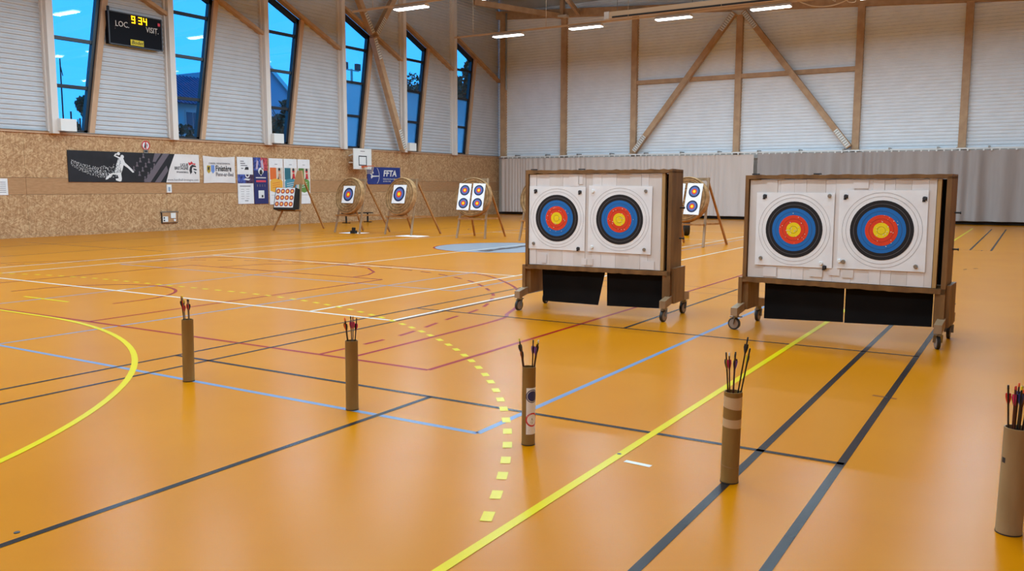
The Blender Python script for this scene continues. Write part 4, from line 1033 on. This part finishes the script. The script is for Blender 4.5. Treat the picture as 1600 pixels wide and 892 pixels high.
PLACE = {'leftmost': 'the leftmost tube', 'second-left': 'the second tube from the left', 'labelled': 'the tube with the white label', 'taped': 'the tube with two tape bands', 'right-edge': 'the full tube at the right edge'}
ORD = ['first', 'second', 'third', 'fourth', 'fifth', 'sixth', 'seventh', 'eighth', 'ninth', 'tenth', 'eleventh']
for wh in PLACE:
    A_ = [a for a in ARR if a['wh'] == wh]
    for i, a in enumerate(sorted(A_, key=lambda o: o['u'])):
        pos = 'rightmost' if i == len(A_)-1 else 'leftmost' if i == 0 else ORD[i]+' from left'
        a['label'] = 'thin %s-vaned arrow, %s in %s' % (NM[a['vc']], pos, PLACE[wh]); a['group'] = 'arrows in %s' % PLACE[wh]
for a in ARR:
    for k in ('vc', 'wh', 'u'): del a[k]
def wrap(parent, name, mat, R, z0, z1, a0, a1, lean, H, n=20, dz=0.0):
    mb = MB()
    for i in range(n+1):
        a = a0+(a1-a0)*i/n
        for z in (z0+dz*math.sin(a*1.0), z1+dz*math.sin(a+1)):
            o = DV*(lean*z/H); mb.v.append((o.x+R*math.cos(a), o.y+R*math.sin(a), z))
    for i in range(n): mb.f.append((2*i, 2*i+2, 2*i+3, 2*i+1))
    return mb.build(name, mat, parent, smooth=True)
wrap(t4, 'tape_band', M_tape, .0503, .425, .495, 0, 2*PI, .007, .515, 32, .008); wrap(t4, 'tape_band', M_tape, .0503, .318, .368, 0, 2*PI, .007, .515, 32, .004)
wrap(t4, 'joint_band', M_card2, .0502, .10, .102, 0, 2*PI, .007, .515, 32, .01)
# printed label on the third tube: faces right of the camera
va = math.atan2(-2.642, -4.513)             # direction to the camera
ac = va+.60
def lab_pt(u, z, R): a = ac+u/.043; o = DV*(.003*z/.505); return (o.x+R*math.cos(a), o.y+R*math.sin(a), z)
def label_poly(pts, mat, name, R):
    mb = MB(); mb.add([lab_pt(u, z, R) for u, z in pts], [tuple(range(len(pts)))]); return mb.build(name, mat, t3)
wrap(t3, 'label_sheet', M_paper, .0437, .075, .375, ac-.95, ac+1.0, .003, .505, 14)
def lab_ring(zc, r0, r1, mat, name, R, seg=24):
    mb = MB()
    for i in range(seg):
        a = 2*PI*i/seg
        mb.v += [lab_pt(r0*math.cos(a), zc+r0*math.sin(a), R), lab_pt(r1*math.cos(a), zc+r1*math.sin(a), R)]
    for i in range(seg): j = (i+1) % seg; mb.f.append((2*i, 2*i+1, 2*j+1, 2*j))
    return mb.build(name, mat, t3)
mb = MB()
for k in range(7):
    for i in range(24):
        a, b = 2*PI*i/24, 2*PI*(i+1)/24; r0, r1 = .043*k/7, .043*(k+1)/7
        mb.add([lab_pt(r0*math.cos(a),   .322+r0*math.sin(a), .0441), lab_pt(r1*math.cos(a),   .322+r1*math.sin(a), .0441), lab_pt(r1*math.cos(b),   .322+r1*math.sin(b), .0441), lab_pt(r0*math.cos(b),   .322+r0*math.sin(b), .0441)], [(0, 1, 2, 3)])
mb.build('blue_emblem', M_navy, t3)
lab_ring(.322, .034, .037, M_printw, 'emblem_ring', .0444)
lab_ring(.17, .035, .045, M_printred, 'red_ring', .0441)
label_poly([(-.03, .194), (-.024, .20), (.03, .146), (.024, .14)], M_printred, 'red_bar', .0441)
label_poly([(-.012, .15), (-.004, .185), (.004, .165), (0, .145)], M_inkgrey, 'pictogram', .0440)
label_poly([(-.022, .10), (.022, .10), (.022, .108), (-.022, .108)], M_ink, 'text_line', .0441); label_poly([(-.028, .088), (.028, .088), (.028, .093), (-.028, .093)], M_inkgrey, 'text_line', .0441)
va5 = math.atan2(-.013, -4.5)
wrap(t5, 'smudge', M_dark, .0568, .345, .372, va5-1.15, va5-.75, .008, .515, 5, .002)

# ------------------------------------------------------------------ outside, seen through the windows
g = smesh(MB().box(-60, 220, YL+.4, 260, -1.2, -1.0), 'ground', M_ground)
def tree(lbl, x, y, h, w, zc, seed, n=1800, ls=.22):
    R = random.Random(seed); t = thing('tree', lbl, 'tree', (x, y, -1))
    MB().cyl((0, 0, 0), (0, 0, h*.7), .22, .08, 8).build('trunk', M_bark, t)
    br = MB()
    for i in range(14):
        z = h*(.3+.5*R.random()); a = R.uniform(0, 6.28); l = w*R.uniform(.5, .9); br.cyl((0, 0, z), (l*math.cos(a), l*math.sin(a), z+h*.15), .06, .02, 5)
    br.build('branches', M_bark, t)
    mb = MB(); blobs = [(R.gauss(0, w*.38), R.gauss(0, w*.38), h*zc+R.gauss(0, h*(1-zc)*.45), w*R.uniform(.25, .45)) for _ in range(12)]
    for i in range(n):
        b = R.choice(blobs); v = Vector((R.gauss(0, 1), R.gauss(0, 1), R.gauss(0, 1))).normalized()*b[3]*R.uniform(.6, 1.05)
        p = Vector(b[:3])+v
        if p.z > h: p.z = h-R.random()*h*.2
        a = Vector((R.gauss(0, 1), R.gauss(0, 1), R.gauss(0, 1))).normalized()*ls; c = a.cross(Vector((R.gauss(0, 1), R.gauss(0, 1), R.gauss(0, 1)))).normalized()*ls*.6
        mb.add([p-a, p+c, p+a, p-c], [(0, 1, 2, 3)])
    o = mb.build('foliage', M_leaf, t); o['kind'] = 'stuff'
tree('dark round tree low in the first window from the left', 25.75, 40.0, 7.5, 1.15, .66, 1, 2600, .16)
tree('low dark shrub in the bottom left of the first window', 23.5, 38.0, 5.9, 1.0, .7, 2, 1600, .15)
tree('dark shrub at the bottom of the second window', 30.6, 37.5, 5.7, 1.5, .72, 3, 2400, .15)
tree('dark tree at the bottom of the third window', 41.0, 43.0, 8.3, 2.2, .66, 4, 3000, .2)
tree('sparse tree in the fifth window from the left', 61.8, 48.5, 13.6, 2.6, .78, 5, 1300, .16)
tree('tall dark tree filling the sixth window', 74.5, 51.0, 17.0, 3.4, .72, 6, 4200, .28)
# white house with slate roof
h_ = thing('house', 'white house with a slate-blue roof in the second window', 'house', (29.2, 40.0, -1))
MB().box(0, 6.0, 0, 6, 0, 7.3).build('walls', M_housew, h_)
rf = MB().prism([(-.3, -.4, 7.05), (-.3, 3, 8.95), (-.3, 6.4, 7.05)], (6.6, 0, 0)).build('roof', M_roofblue, h_)
ribs = MB()
for i in range(27): x = -.2+.25*i; ribs.bar((x, -.4, 7.08), (x, 3, 8.98), .06, .06)
ribs.build('roof_ribs', M_roofblue, rf)['kind'] = 'stuff'
for x in (.25, 1.75, 3.4, 4.8):
    f = MB().box(x, x+.95, -.06, 0, 5.5, 6.7).build('window', M_housew, h_)
    MB().box(x+.06, x+.44, -.09, -.05, 5.6, 6.6).build('pane', M_winpane, f); MB().box(x+.51, x+.89, -.09, -.05, 5.6, 6.6).build('pane', M_winpane, f)
# grey hall with gable
gb = thing('outbuilding', 'pale grey hall with a sloping roof edge in the third window', 'building', (45.0, 51.0, -1))
MB().prism([(2.0, 0, 0), (9.0, 0, 0), (9.0, 0, 6.1), (2.0, 0, 11.75)], (0, 12, 0)).build('walls', M_housegrey, gb)
MB().bar((9.1, -.2, 6.0), (1.95, -.2, 11.8), .3, .14, (0,1,0)).build('verge', M_housew, gb)
# floodlight mast
fm = thing('floodlight_mast', 'floodlight mast with two lamps in the fourth window', 'mast', (55.55, 50.0, -1))
MB().cyl((0, 0, 0), (0, 0, 12.4), .16, .10, 10).build('pole', M_steel, fm); MB().bar((-.75, 0, 12.3), (.9, 0, 12.3), .08, .1).build('crossarm', M_steel, fm)
for x in (-.75, .8): MB().box(x-.25, x+.25, -.1, .15, 12.35, 12.9).build('floodlight', M_ink, fm)
# thin goal posts / fence poles in the first window
pm = thing('flag_pole', 'thin pole at the left of the first window', 'pole', (24.05, 40.0, -1)); MB().cyl((0, 0, 0), (0, 0, 8.6), .05, .03, 8).build('pole', M_bark, pm); MB().bar((0, 0, 8.3), (.1, 0, 7.8), .03, .03).build('stay', M_bark, pm)
for i, x in enumerate((24.75, 25.2)):
    tag(MB().cyl((0, 0, 0), (0, 0, 6.2-.3*i), .04, .04, 8).build('fence_pole', M_bark, None, (x, 40.5, -1)), ('taller' if i == 0 else 'shorter')+' slim fence pole beside the tree in the first window', 'pole')
